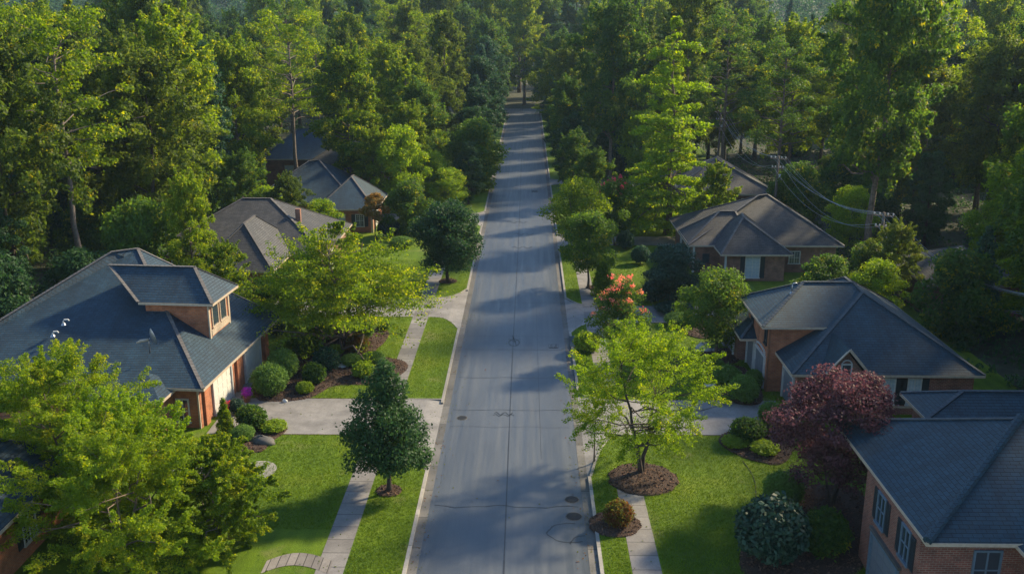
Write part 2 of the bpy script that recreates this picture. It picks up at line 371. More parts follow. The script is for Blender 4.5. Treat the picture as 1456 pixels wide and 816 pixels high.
for x0, x1, y0, y1, lab in ((-8.95, -7.6, 5, 112, 'concrete sidewalk slabs running along the left lawns'), (6.15, 7.55, 5, 49, 'short near sidewalk ending at the mulch ring of the yellow tree'), (6.15, 7.5, 63, 104, 'far sidewalk between the right driveways')):
    sheet('sidewalk', rect(x0, x1, y0, y1), .142, M['walk'], lab)
def arc(cx, cy, r, a0, a1, n=8): return [(cx + r * math.cos(R(a0 + (a1 - a0) * i / n)), cy + r * math.sin(R(a0 + (a1 - a0) * i / n))) for i in range(n + 1)]
DL = ['wide driveway leading to the near left brick garage', 'driveway beyond the layered tree on the left', 'third driveway on the left, beyond the round dark tree', 'farthest driveway on the left',
      'driveway leading to the two storey brick house on the right', 'driveway in front of the grey roofed house on the right', 'third driveway on the right behind the flowering trees', 'farthest driveway on the right']
for (side, ya, yb, g0, g1, xe, _), lab in zip(DRIVES, DL):
    b = MB(); A = flare(ya, g0, side); B = flare(yb, g1, side)
    A = [(side * 4.60, A[0][1])] + A; B = [(side * 4.60, B[0][1])] + B
    zf = lambda x: .014 + .125 * min(1, (abs(x) - 4.6) / 1.1)
    for i in range(len(A) - 1):
        q = [(*A[i], zf(A[i][0])), (*A[i + 1], zf(A[i + 1][0])), (*B[i + 1], zf(B[i + 1][0])), (*B[i], zf(B[i][0]))]
        b.poly(q if side > 0 else q[::-1])
    q = [(side * XF, ya, .139), (side * xe, ya, .139), (side * xe, yb, .139), (side * XF, yb, .139)]
    b.poly(q if side > 0 else q[::-1])
    o = b.build('driveway', M['concrete']); tag(o, lab, kind='structure')
    e = MB()                       # thin dark edge groove between concrete and turf
    for y in (ya, yb): e.bar((side * 9.0, y, .137), (side * (xe - .5), y, .137), .07, .02)
    o = e.build('turf_edge', M['mulch']); tag(o, 'bare soil edge of ' + lab, kind='structure')
# sidewalk sheet lies above the driveway sheets by 3 mm
# near pale paver path at the lower left
pp = MB(); pts = []
for i in range(11):
    t = i / 10; a = at(470 - 95 * t, 806 - 12 * math.sin(t * 3.1) * 1.0, .15); pts.append(a)
for i in range(10):
    a, b_ = pts[i], pts[i + 1]; d = Vector((0, 1.1, 0)); pp.poly([tuple(b_ - d / 2), tuple(a - d / 2), tuple(a + d / 2), tuple(b_ + d / 2)])
o = pp.build('path', M['paver']); tag(o, 'curved paver path joining the near left sidewalk', kind='structure')

pd = MB(); c = at(366, 668, .15); q = [(c.x + 1.1 * math.cos(2 * math.pi * i / 24), c.y + 1.2 * math.sin(2 * math.pi * i / 24), .15) for i in range(24)]; pd.poly(q); pd.poly([(c.x - 7, c.y - .6, .146), (c.x - .3, c.y - .6, .146), (c.x - .3, c.y + .6, .146), (c.x - 7, c.y + .6, .146)])
o = pd.build('path', M['kerb']); tag(o, 'pale stone path ending in a round pad beside the near left lawn', kind='structure')
# road joints, cracks, tar repairs
rnd = random.Random(5)
def crack(name, pts, wd, lab, m='tar', z=.006):
    wd *= 1.45
    b = MB()
    for a, c in zip(pts[:-1], pts[1:]):
        a = Vector((*a, z)); c = Vector((*c, z)); d = (c - a).normalized(); n = Vector((-d.y, d.x, 0)) * wd / 2 * rnd.uniform(.75, 1.25)
        b.poly([a - n, c - n * .9, c + n * .9, a + n][::1])
    o = b.build(name, M[m]); tag(o, lab, kind='structure'); return o
crack('road_joint', [(.04 * math.sin(y * .07), y) for y in range(8, 262, 3)], .055, 'dark seam down the middle of the street')
crack('road_joint', [(1.95 + .04 * math.sin(y * .05), y) for y in range(52, 86, 3)], .02, 'faint seam in the right lane')
def wander(x0, x1, y, amp, n=14):
    return [(x0 + (x1 - x0) * i / n, y + amp * (math.sin(i * .9 + y) + .6 * math.sin(i * 2.1 + y * 3)) * .5) for i in range(n + 1)]
for py_, amp, wd, lab in ((720, .22, .06, 'nearest crack across the street'), (583, .1, .045, 'crack across the street beside the manhole cover'), (537, .12, .05, 'crack across the street below the sealed repair'), (497, .05, .04, 'straight crack through the ring shaped repair'), (607, .15, .02, 'hairline crack across the street beside the left driveway'), (478, .08, .02, 'hairline crack above the ring shaped repair'), (430, .1, .02, 'faint far crack across the street')):
    crack('road_crack', wander(-3.9, 3.9, at(728, py_)[1], amp), wd, lab)
def loopcrack(cx, cy, rx, ry, a0, a1, wd, lab):
    crack('road_crack', [(cx + rx * math.cos(R(a)) * (1 + .06 * math.sin(a * .11)), cy + ry * math.sin(R(a))) for a in np.linspace(a0, a1, 22)], wd, lab)
c = at(805, 757); loopcrack(c.x + .2, c.y, 1.15, .95, 75, 300, .06, 'looping tar sealed crack by the near right kerb')
c2 = at(816, 770); loopcrack(c2.x + .6, c2.y - .1, .75, .7, 90, 190, .05, 'short curved crack inside the tar loop')
c = at(731, 487); loopcrack(c.x, c.y, .42, .85, 0, 360, .10, 'ring shaped tar repair on the centre seam')
crack('road_crack', [(c.x - .5, c.y + .9), (c.x + .1, c.y + .1), (c.x - .2, c.y + 1.9)], .05, 'forked crack rising from the ring repair')
crack('road_crack', [(c.x + .5, c.y + .9), (c.x + .05, c.y + .4), (c.x + .2, c.y - .8)], .05, 'forked crack beside the ring repair')
for px_, py_, lab in ((735, 316, 'small tar squiggle on the far centre seam'), (742, 352, 'dark tar dash on the far street'), (716, 588, 'tar squiggle left of the centre seam'), (745, 333, 'thin tar mark across the far seam')):
    c = at(px_, py_); k = (c.y / 60)
    crack('road_crack', [(c.x - .65 * k + .16 * i * k, c.y + .28 * k * math.sin(i * 1.7)) for i in range(9)], .07 * k, lab)
    if py_ == 588:
        crack('road_crack', [(c.x - .7 + .2 * i, c.y - .25 + .2 * math.sin(i * 2.3)) for i in range(8)], .06, 'second tar squiggle left of the centre seam')
def manhole(px_, py_, r, lab):
    c = at(px_, py_); t = empty('manhole_cover', (c.x, c.y, 0)); tag(t, lab, 'manhole cover')
    b = MB(); b.lathe((0, 0, 0), [(r * 1.14, 0), (r * 1.14, .012), (r, .014)], 28); b.build('ring', M['metal' if False else 'gutter'], t)
    b = MB(); b.lathe((0, 0, .014), [(r, 0), (r, .008)], 28); b.build('lid', M['dark'], t)
    b = MB()
    for i in range(-3, 4):
        hw = math.sqrt(max(.01, (r * .85) ** 2 - (i * r / 4) ** 2)); b.box(-hw, hw, i * r / 4 - .012, i * r / 4 + .012, .022, .030)
    b.build('raised_ribs', M['tar'], t)
manhole(657, 594, .32, 'round dark manhole cover in the left lane by the driveway')
manhole(813, 710, .36, 'near manhole cover by the right kerb, farther of the two')
manhole(816, 734, .40, 'near manhole cover touching the looping tar crack')
def grate(px_, py_, wx, wy, lab):
    c = at(px_, py_); t = empty('drain_grate', (c.x, c.y, .004)); tag(t, lab, 'drain grate')
    b = MB(); b.box(-wx / 2, wx / 2, -wy / 2, wy / 2, 0, .012); b.build('frame', M['dark'], t)
    b = MB(); n = 7
    for i in range(n): x = -wx * .42 + wx * .84 * i / (n - 1); b.box(x - .012, x + .012, -wy * .42, wy * .42, .012, .024)
    b.build('bars', M['metal'], t)
grate(787, 492, .75, .9, 'dark drain grate in the road beside the right kerb inlet')
grate(760, 272, .9, 1.6, 'far drain grate in the right lane')
def inlet(px_, py_, ln, lab):
    c = at(px_, py_); t = empty('storm_drain_inlet', (4.40, c.y, .0)); tag(t, lab, 'storm drain')
    b = MB(); b.box(.16, .62, -ln / 2, ln / 2, .162, .19); b.build('cover_slab', M['shingle_teal'], t)
    b = MB(); b.box(.20, .24, -ln / 2 + .1, ln / 2 - .1, .015, .155); b.build('mouth', M['dark'], t)
    for y in (-ln / 2 + .05, ln / 2 - .05): b = MB(); b.box(.22, .5, y - .06, y + .06, .013, .16); b.build('side_block', M['kerb'], t)
inlet(802, 488, 2.6, 'blue green storm drain inlet in the right kerb')

# ------------------------------------------------------------------ houses
class House:
    def __init__(s, name, origin, rz, label, brick, shingle, group=None, cap='cap'):
        s.o = Vector(origin); s.root = empty(name, origin, rz); tag(s.root, label, 'house', group); s.brick = M[brick]; s.sh = M[shingle]; s.cap = M[cap]
    def mb(s): return MB(s.o)
    def wall(s, x0, x1, y0, y1, z0, z1, m=None):
        b = s.mb(); b.box(x0, x1, y0, y1, z0, z1); return b.build('wall', m or s.brick, s.root)
    def roof(s, x0, x1, y0, y1, z, rx0, ry0, rx1, ry1, zr, th=.16, cap=True, sh=None):
        # hip roof over a rectangle with its ridge from (rx0,ry0) to (rx1,ry1)
        b = s.mb(); A, B, C, D = (x0, y0, z), (x1, y0, z), (x1, y1, z), (x0, y1, z)
        P = (rx0, ry0, zr); Q = (rx1, ry1, zr)
        alongx = abs(rx1 - rx0) > abs(ry1 - ry0)
        point = abs(rx1 - rx0) + abs(ry1 - ry0) < .05
        if point: fs = [[A, B, P], [B, C, P], [C, D, P], [D, A, P]]; hips = [(A, P), (B, P), (C, P), (D, P)]
        elif alongx: fs = [[A, B, Q, P], [B, C, Q], [C, D, P, Q], [D, A, P]]; hips = [(A, P), (B, Q), (C, Q), (D, P), (P, Q)]
        else: fs = [[A, B, P], [B, C, Q, P], [C, D, Q], [D, A, P, Q]]; hips = [(A, P), (B, P), (C, Q), (D, Q), (P, Q)]
        for f in fs: b.poly(f)
        r = b.build('roof', sh or s.sh, s.root)
        b = s.mb()
        for a, c in ((A, B), (B, C), (C, D), (D, A)):
            a = Vector(a); c = Vector(c); b.bar(a - Vector((0, 0, th / 2 + .01)), c - Vector((0, 0, th / 2 + .01)), .05, th)
        b.build('fascia', M['fascia'], r)
        b = s.mb(); b.poly([(x0 + .03, y0 + .03, z - th), (x0 + .03, y1 - .03, z - th), (x1 - .03, y1 - .03, z - th), (x1 - .03, y0 + .03, z - th)]); b.build('soffit', M['fascia'], r)
        if cap:
            b = s.mb()
            for a, c in hips:
                a = Vector(a); c = Vector(c); L_ = (c - a).length; n = max(2, int(L_ / .3)); d = (c - a) / n
                for i in range(n): b.bar(a + d * i + Vector((0, 0, .035)), a + d * (i + 1.08) + Vector((0, 0, .02)), .22, .05)
            b.build('ridge_cap', s.cap, r)
        return r
    def window(s, side, p, c, zc, w_, h_, shut=True, pane='glass', frame='trim_white', arched=False, mull=True, sub=None):
        # side: 'S' wall plane y=p facing the camera, 'E' plane x=p facing +x, 'W' plane x=p facing -x
        def bx(b, u0, u1, d0, d1, z0, z1):
            if side == 'S': b.box(u0, u1, p - d1, p - d0, z0, z1)
            elif side == 'E': b.box(p + d0, p + d1, u0, u1, z0, z1)
            else: b.box(p - d1, p - d0, u0, u1, z0, z1)
        z0, z1 = zc - h_ / 2, zc + h_ / 2; a, e = c - w_ / 2, c + w_ / 2
        b = s.mb(); f = .09
        bx(b, a - f, a, .004, .08, z0, z1); bx(b, e, e + f, .004, .08, z0, z1); bx(b, a - f, e + f, .004, .085, z1, z1 + f); bx(b, a - f - .06, e + f + .06, .004, .13, z0 - f, z0)
        if mull: bx(b, c - .035, c + .035, .004, .06, z0, z1); bx(b, a, e, .004, .055, zc - .03, zc + .03)
        W_ = b.build('window', M[frame], s.root)
        b = s.mb(); bx(b, a, e, .003, .03, z0, z1); b.build('pane', M[pane], W_)
        if mull and w_ > .7 and frame != 'frame_blue':
            b = s.mb()
            for k in (1, 2, 4, 5):
                zz = z0 + h_ * k / 6; bx(b, a, e, .03, .042, zz - .012, zz + .012)
            for k in (1, 3): uu = a + w_ * k / 4; bx(b, uu - .012, uu + .012, .03, .044, z0, z1)
            b.build('glazing_bars', M[frame], W_)
        if shut:
            for u0, u1 in ((a - f - .48, a - f - .03), (e + f + .03, e + f + .48)):
                b = s.mb(); bx(b, u0, u1, .004, .05, z0 - .05, z1 + .05)
                n = int(h_ / .14)
                for k in range(n): bx(b, u0 + .05, u1 - .05, .05, .065, z0 + k * h_ / n + .02, z0 + k * h_ / n + .09)
                b.build('shutter', M['shutter'], W_)
        return W_
    def garage(s, side, p, c, w_, h_, m='door_white', arch=True, z0=.14, trim='trim_white'):
        def bx(b, u0, u1, d0, d1, za, zb):
            if side == 'S': b.box(u0, u1, p - d1, p - d0, za, zb)
            elif side == 'E': b.box(p + d0, p + d1, u0, u1, za, zb)
            else: b.box(p - d1, p - d0, u0, u1, za, zb)
        b = s.mb(); n = 4
        for k in range(n): bx(b, c - w_ / 2, c + w_ / 2, .004, .03 + .0 * k, z0 + k * h_ / n + .012, z0 + (k + 1) * h_ / n - .012)
        for k in range(n):
            for j in range(4): u = c - w_ / 2 + (j + .5) * w_ / 4; bx(b, u - w_ * .1, u + w_ * .1, .03, .045, z0 + k * h_ / n + .1, z0 + (k + 1) * h_ / n - .1)
        d = b.build('garage_door', M[m], s.root)
        b = s.mb(); bx(b, c - w_ / 2 - .14, c - w_ / 2, .003, .14, z0 - .1, z0 + h_ + .12); bx(b, c + w_ / 2, c + w_ / 2 + .14, .003, .14, z0 - .1, z0 + h_ + .12); bx(b, c - w_ / 2, c + w_ / 2, .003, .14, z0 + h_, z0 + h_ + .12)
        if arch:
            for k in range(9):
                a0 = math.pi * k / 9; a1 = math.pi * (k + 1) / 9
                u0 = c - math.cos(a0) * w_ * .5; u1 = c - math.cos(a1) * w_ * .5; zt = z0 + h_ + .14
                bx(b, min(u0, u1), max(u0, u1), .004, .10, zt + .30 * math.sin((a0 + a1) / 2) - .0, zt + .30 * math.sin((a0 + a1) / 2) + .09)
        b.build('door_frame', M[trim], d)
        return d
    def door(s, side, p, c, m='wood'):
        b = s.mb()
        if side == 'S': b.box(c - .5, c + .5, p - .06, p - .004, .14, 2.3)
        elif side == 'E': b.box(p + .004, p + .06, c - .5, c + .5, .14, 2.3)
        else: b.box(p - .06, p - .004, c - .5, c + .5, .14, 2.3)
        return b.build('door', M[m], s.root)
    def part(s, name, m, boxes):
        b = s.mb(); [b.box(*q) for q in boxes]; return b.build(name, M[m], s.root)

# --- near left house, dark blue hip roof with a big street-facing dormer
h = House('brick_house', (-18.6, 62, 0), R(-4), 'house on the left with huge dark blue hip roof and brick dormer', 'brick_orange', 'shingle_blue', cap='cap_tan_lit')
h.wall(-37.2, -19.3, 55.8, 68.9, -.05, 3.05)
h.roof(-38.4, -18.6, 54.9, 70.0, 3.2, -29.2, 65.4, -27.8, 66.6, 9.2)
h.garage('E', -19.3, 59.4, 3.1, 2.35); h.garage('E', -19.3, 65.2, 3.1, 2.35)
h.part('door_step', 'concrete', [(-19.3, -18.7, 57.6, 67, .12, .16)])
for ya in (61.9, 67.6, 56.2): h.part('brick_pier', 'brick_orange', [(-19.3, -19.12, ya, ya + .6, 0, 3.03)])
# front wing: orange brick front with its own low hip roof
h.wall(-26.6, -21.0, 53.6, 55.75, -.05, 2.85); h.roof(-27.0, -20.6, 53.1, 56.3, 2.98, -24.6, 55.4, -22.4, 55.5, 3.95, cap=False)
h.window('S', 55.8, -20.45, 1.3, .7, 1.5, False, 'glass', 'trim_white'); h.window('S', 53.6, -23.2, 1.5, 1.0, 1.5, True, 'glass', 'trim_white')
h.part('downpipe', 'fascia', [(-19.42, -19.32, 55.68, 55.78, 0, 3.0)])
# dormer
h.wall(-24.8, -20.45, 60.9, 64.5, 4.2, 6.95)
h.roof(-25.0, -19.85, 60.35, 65.05, 7.05, -28.0, 62.7, -21.9, 62.7, 8.95)
h.window('E', -20.45, 61.95, 5.85, .95, 1.5, False, 'glass', 'fascia', mull=False); h.window('E', -20.45, 63.35, 5.85, .95, 1.5, False, 'glass', 'fascia', mull=False)
h.part('corner_board', 'fascia', [(-20.47, -20.38, 60.86, 61.08, 4.4, 6.93), (-20.47, -20.38, 64.32, 64.54, 4.4, 6.93), (-20.44, -20.34, 61.1, 64.3, 4.55, 4.95)])
# vent pipes and dish sitting on the roof
def roof_z(x, y): return 0
def vent(p, hgt, lab, bend=True, m='trim_white'):
    p = Vector(p); t = empty('vent_pipe', p); tag(t, lab, 'roof vent')
    b = MB(); pts = [(0, 0, -.15), (0, 0, hgt)]
    if bend: pts += [(.07, .02, hgt + .09), (.3, .05, hgt + .10), (.38, .05, hgt)]
    b.tube(pts, .05, 8); b.build('pipe', M[m], t, True)
    b = MB(); b.lathe((0, 0, -.12), [(.16, -.06), (.10, .08), (.06, .1)], 12); b.build('flashing', M['metal'], t, True)
vent((-29.8, 59.7, 5.95), .10, 'upper of two white bent vent pipes on the near left roof')
vent((-30.15, 58.8, 5.45), .06, 'lower of two white bent vent pipes on the near left roof')
t = empty('satellite_dish', (-23.2, 57.3, 5.2)); tag(t, 'grey satellite dish with tan back on the hip of the near left roof', 'satellite dish')
b = MB(); b.tube([(0, 0, -.5), (0, 0, .35), (.1, 0, .5)], .05, 6); b.build('mast', M['metal'], t, True)
b = MB(); n0 = 0
b.lathe((0, 0, 0), [(.02, 0), (.3, .05), (.55, .17), (.57, .19)], 20); dsh = b.build('dish', M['metal'], t, True); dsh.location = (.15, 0, .55); dsh.rotation_euler = (R(-35), R(75), 0)
b = MB(); b.tube([(0, 0, .4), (-.45, -.15, .36), (-.7, -.22, .26)], [.09, .11, .04], 8); b.build('arm', M['fascia'], t, True)

# --- two storey house on the right
h = House('brick_house', (18.9, 65, 0), 0, 'two storey brick house on the right with teal grey roofs and small front gable', 'brick_red', 'shingle_teal')
h.wall(18.9, 30.4, 58.8, 74.2, -.05, 2.95)
h.roof(18.4, 30.9, 58.3, 74.7, 3.1, 24.65, 64.4, 24.65, 68.4, 6.95)
h.wall(17.9, 24.5, 62.7, 69.0, -.05, 4.95, M['brick_orange']); h.roof(17.25, 26.5, 62.1, 69.6, 5.1, 20.9, 65.9, 24.4, 65.9, 7.25)
h.roof(16.7, 19.6, 66.0, 74.0, 2.9, 19.0, 69.0, 19.0, 71.5, 4.4); h.wall(17.2, 18.88, 69.05, 73.5, -.05, 2.75)
h.garage('W', 17.9, 64.6, 2.6, 2.3, 'door_grey'); h.garage('W', 17.9, 67.5, 2.0, 2.3, 'door_grey'); h.garage('W', 18.9, 60.6, 2.4, 2.2, 'door_grey', True)
h.garage('W', 17.2, 71.4, 2.6, 2.2, 'door_grey', False)
h.window('W', 17.9, 63.5, 3.95, .5, 1.0, False, mull=False, frame='shutter'); h.window('W', 17.9, 67.6, 3.95, .5, 1.0, False, mull=False, frame='shutter')
h.window('S', 58.8, 24.9, 1.75, .75, 1.75, True, 'blind'); h.window('S', 58.8, 26.6, 1.75, .75, 1.75, True, 'blind')
h.window('S', 58.8, 21.7, 1.7, .9, 1.6, False, 'glass'); h.part('water_table', 'fascia', [(18.85, 30.45, 58.74, 58.8, .6, .72)])
h.part('corner_trim', 'wood', [(17.86, 17.98, 62.66, 62.78, 0, 4.9)]); h.part('corner_trim', 'wood', [(30.36, 30.44, 58.76, 58.84, 0, 2.9)])
# small front gable with arched window
b = h.mb(); b.poly([(20.5, 58.15, 3.12), (23.1, 58.15, 3.12), (21.8, 58.15, 4.75)]); b.poly([(20.7, 58.15, 2.3), (22.9, 58.15, 2.3), (22.9, 58.15, 3.2), (20.7, 58.15, 3.2)]); b.box(20.7, 22.9, 58.16, 58.8, 1.9, 3.18); b.build('gable_wall', M['brick_brown'], h.root)
b = h.mb(); b.poly([(20.1, 57.8, 3.02), (21.8, 57.8, 5.05), (21.8, 61.6, 5.05), (20.1, 58.9, 3.02)][::-1]); b.poly([(21.8, 57.8, 5.05), (23.5, 57.8, 3.02), (23.5, 58.9, 3.02), (21.8, 61.6, 5.05)][::-1])
gr = b.build('gable_roof', M['shingle_teal'], h.root)
b = h.mb(); b.bar((20.05, 57.78, 2.95), (21.8, 57.78, 5.0), .06, .17, (0, 1, 0)); b.bar((21.8, 57.78, 5.0), (23.55, 57.78, 2.95), .17, .06, (0, 1, 0)); b.build('rake_board', M['fascia'], gr)
h.window('S', 58.14, 21.8, 3.3, .55, 1.1, False, 'glass', mull=False)
b = h.mb(); b.tube([(21.8 + .33 * math.cos(R(a)), 58.08, 3.85 + .33 * math.sin(R(a))) for a in range(0, 181, 20)], .045, 5); b.build('window_arch', M['trim_white'], h.root)
vent((19.9, 65.2, 6.75), .5, 'grey vent pipe on the ridge of the two storey right house', True, 'metal')

# --- nearest right house
h = House('brick_house', (17.0, 38, 0), 0, 'nearest house on the right, dark slate hip roof over red brown brick', 'brick_red', 'shingle_teal')
h.wall(17.3, 31.5, 34.95, 41.3, -.05, 4.85); h.wall(20.6, 31.4, 41.35, 45.9, -.05, 4.8)
h.roof(17.35, 32.0, 34.5, 46.7, 5.0, 23.7, 40.6, 25.4, 40.6, 7.8)
h.wall(21.5, 32.5, 25, 34.9, -.05, 4.7)
b = h.mb(); b.tube([(17.35, 34.5, 5.09), (23.7, 40.6, 7.9)], .20, 8); b.build('hip_roll', M['shingle_teal'], h.root)
h.roof(22.3, 34, 46.9, 50.6, 5.0, 24.9, 48.75, 32, 48.75, 5.85); h.wall(22.9, 33, 47.2, 50.1, -.05, 4.8)
h.window('W', 17.3, 39.15, 4.35 - .5, .8, 1.45, True, 'glass', 'frame_blue'); h.window('W', 17.3, 36.3, 4.35 - .5, .8, 1.45, True, 'glass', 'frame_blue')
h.garage('W', 17.3, 38.2, 3.0, 2.2, 'door_grey', False, trim='frame_blue'); h.part('lintel', 'gutter', [(17.14, 17.3, 36.4, 40.0, 2.50, 2.64)])
h.roof(21.0, 33, 24, 36.4, 4.9, 27.0, 29.0, 27.1, 30.4, 7.4)
h.window('S', 34.95, 20.1, 3.5, 1.0, 1.7, False, 'glass', 'frame_blue')

# --- grey roofed house, right middle distance
h = House('brick_house', (18.2, 98, 0), 0, 'brown brick house with grey hip roofs on the right beyond the two storey house', 'brick_brown', 'shingle_grey', cap='cap_tan_lit')
h.wall(18.2, 32.8, 95.4, 107.5, -.05, 2.95)
h.roof(17.5, 33.4, 94.8, 108.2, 3.1, 25.9, 101.2, 27.0, 101.8, 7.1)
h.wall(20.9, 26.7, 91.9, 95.5, -.05, 2.9); h.roof(20.2, 27.3, 91.3, 99.5, 3.0, 23.0, 95.0, 23.3, 97.0, 6.0)
h.roof(17.6, 24.5, 95.3, 101.5, 3.2, 21.3, 98.5, 22.9, 98.6, 5.9, sh=None)
h.window('S', 91.9, 23.5, 1.55, 1.3, 2.1, True, 'blind'); h.window('S', 95.4, 19.5, 1.6, .55, .8, False, 'glass', frame='shutter', mull=False); h.window('S', 95.4, 28.6, 1.7, 1.0, 1.2, False, 'glass')
h.part('porch_post', 'trim_white', [(18.1, 18.3, 95.1, 95.3, 0, 2.9), (20.7, 20.88, 91.7, 91.88, 0, 2.85)]); h.part('lintel', 'fascia', [(22.2, 24.8, 91.8, 91.9, 2.68, 2.82)])
h.window('W', 18.2, 98.3, 1.6, 1.0, 1.4, True, 'glass'); h.window('W', 18.2, 103, 1.6, 1.0, 1.4, True, 'glass')
# --- house behind it
h = House('brick_house', (27, 130, 0), 0, 'grey roofed house half hidden by trees behind the right middle house', 'brick_brown', 'shingle_grey')
h.wall(20.5, 33.5, 124.6, 137.5, -.05, 3.0); h.roof(19.8, 34.2, 124, 138.2, 3.1, 26.6, 129.6, 27.4, 132, 7.0)
h.window('S', 124.6, 24, 1.6, 1.1, 1.5, True, 'glass'); h.window('S', 124.6, 30, 1.6, 1.1, 1.5, True, 'glass'); h.window('W', 20.5, 130, 1.6, 1.1, 1.5, True, 'glass')

# --- left middle houses
h = House('brick_house', (-24, 94, 0), 0, 'grey roofed brick house on the left behind the layered tree', 'brick_brown', 'shingle_grey', cap='cap_tan_lit')
h.wall(-35.6, -19.2, 90.6, 103.5, -.05, 3.05); h.roof(-36.3, -18.6, 90.0, 104.2, 3.2, -28.5, 97, -25.6, 97, 7.4)
h.wall(-28.6, -22.7, 84.1, 92, -.05, 3.05); h.roof(-29.3, -22.1, 83.5, 95, 3.2, -25.8, 88.0, -25.8, 91.5, 6.7)
h.window('E', -22.7, 86.2, 1.7, 1.1, 1.5, True, 'blind'); h.window('S', 84.1, -25.8, 1.7, 1.2, 1.5, True, 'glass'); h.window('S', 90.6, -33.5, 1.7, 1.1, 1.4, False, 'glass'); h.window('S', 90.6, -20.8, 1.7, 1.1, 1.4, True, 'blind')
h.garage('E', -19.2, 94.5, 2.8, 2.2, 'door_white'); h.part('chimney', 'brick_brown', [(-22.6, -22.1, 94.8, 95.3, 5.0, 6.7)]); h.part('downpipe', 'trim_white', [(-22.66, -22.56, 84.3, 84.4, 0, 3.0)])
c = House('brick_house', (-21, 121, 0), 0, 'third house on the left, dark blue grey peaked roofs among trees', 'brick_orange', 'shingle_blue', cap='cap_tan_lit'); h = c
h.wall(-33.4, -21, 117.6, 129.5, -.05, 3.0); h.roof(-34, -20.4, 117, 130.2, 3.1, -27.4, 123.0, -26.3, 124, 7.5)
h.wall(-24.0, -18.0, 113.6, 122, -.05, 2.95); h.roof(-24.6, -17.3, 113, 123.5, 3.1, -21.0, 118.0, -20.9, 119, 6.3)
h.window('S', 113.6, -21.8, 1.6, 1.1, 1.4, False, 'blind'); h.window('S', 113.6, -19.4, 1.6, .9, 1.4, True, 'glass'); h.garage('E', -18.0, 117.2, 2.8, 2.2)
h.part('porch_post', 'fascia', [(-18.0, -17.75, 113.3, 113.55, 0, 2.95)])
h = House('brick_house', (-34, 152, 0), 0, 'blue roofed house deep among the left trees with small yellow windows', 'door_grey', 'shingle_blue'); h.brick = M['brick_brown']
h.wall(-39.6, -28.6, 146.6, 157.5, -.05, 4.2); h.roof(-40.3, -28.0, 146, 158.2, 4.4, -35.5, 152, -33, 152, 8.4)
for x in (-36, -33.2, -30.6): h.window('S', 146.6, x, 2.6, 1.3, 1.4, False, 'fascia' if False else 'blind', 'fascia')
h = House('brick_house', (-22, 140, 0), 0, 'red brick house with white garage, glimpsed between far left trees', 'brick_orange', 'shingle_grey')
h.wall(-31.5, -19.6, 134.6, 146.5, -.05, 4.4); h.roof(-32.2, -19, 134, 147.2, 4.5, -26, 140, -25, 141, 8.2)
h.garage('S', 134.6, -21.6, 2.8, 2.3, 'door_white', False); h.garage('E', -19.6, 140, 2.8, 2.3, 'door_white', False); h.window('S', 134.6, -26, 1.7, 1.1, 1.5, True, 'glass')
# --- nearest left house under the foreground trees
h = House('brick_house', (-24, 42, 0), 0, 'slate blue roof at the lower left corner, mostly hidden by foreground trees', 'brick_orange', 'shingle_blue')
h.wall(-36, -23.2, 33, 45.2, -.05, 3.2); h.roof(-36.6, -22.5, 32.4, 46.0, 3.35, -29.8, 38.6, -28.6, 39.8, 7.4)
h.window('E', -23.2, 41, 1.7, 1.1, 1.5, True, 'glass'); h.window('E', -23.2, 36.5, 1.7, 1.1, 1.5, True, 'glass')
# --- further roofs far right, just visible through the wood
h = House('brick_house', (40, 84, 0), 0, 'low grey roof glimpsed through trees right of the grey roofed house', 'brick_brown', 'shingle_grey')
h.wall(36.5, 45, 81, 90, -.05, 2.9); h.roof(36, 45.6, 80.4, 90.6, 3.0, 40.4, 85, 41.2, 86, 5.2)
h.window('S', 81, 39, 1.5, 1, 1.3, True, 'glass'); h.window('S', 81, 42.5, 1.5, 1, 1.3, True, 'glass')

# ------------------------------------------------------------------ trees, shrubs, flowers
def leaf_mesh(name, clumps, size, m, seed, shell=.55, up=.35):
    # clumps: rows (x, y, z, rx, ry, rz, leaves); every leaf is one small rhombus
    rng = np.random.default_rng(seed); P = []; N = []
    for cx, cy, cz, rx, ry, rz, n in clumps:
        n = int(n); d = rng.normal(size=(n, 3)); d /= np.linalg.norm(d, axis=1)[:, None] + 1e-9
        rr = (shell + (1 - shell) * rng.random(n)) ** .8 * (1 + .18 * rng.normal(size=n))
        P.append(d * rr[:, None] * (rx, ry, rz) + (cx, cy, cz)); N.append(d)
    P = np.concatenate(P); N = np.concatenate(N); n = len(P)
    nn = N * .7 + rng.normal(size=(n, 3)) * .65 + (0, 0, up); nn /= np.linalg.norm(nn, axis=1)[:, None] + 1e-9
    t = np.cross(nn, rng.normal(size=(n, 3))); t /= np.linalg.norm(t, axis=1)[:, None] + 1e-9; b = np.cross(nn, t)
    s = (size * (.6 + .8 * rng.random(n)))[:, None]
    V = np.empty((n, 4, 3)); V[:, 0] = P - t * s * .5; V[:, 1] = P + b * s * .3 + nn * s * .07; V[:, 2] = P + t * s * .5; V[:, 3] = P - b * s * .3 + nn * s * .07
    me = bpy.data.meshes.new(name); me.vertices.add(n * 4); me.vertices.foreach_set('co', V.reshape(-1).astype(np.float32))
    me.loops.add(n * 4); me.loops.foreach_set('vertex_index', np.arange(n * 4, dtype=np.int32))
    me.polygons.add(n); me.polygons.foreach_set('loop_start', np.arange(0, n * 4, 4, dtype=np.int32))
    me.update(calc_edges=True); me.materials.append(m)
    return me
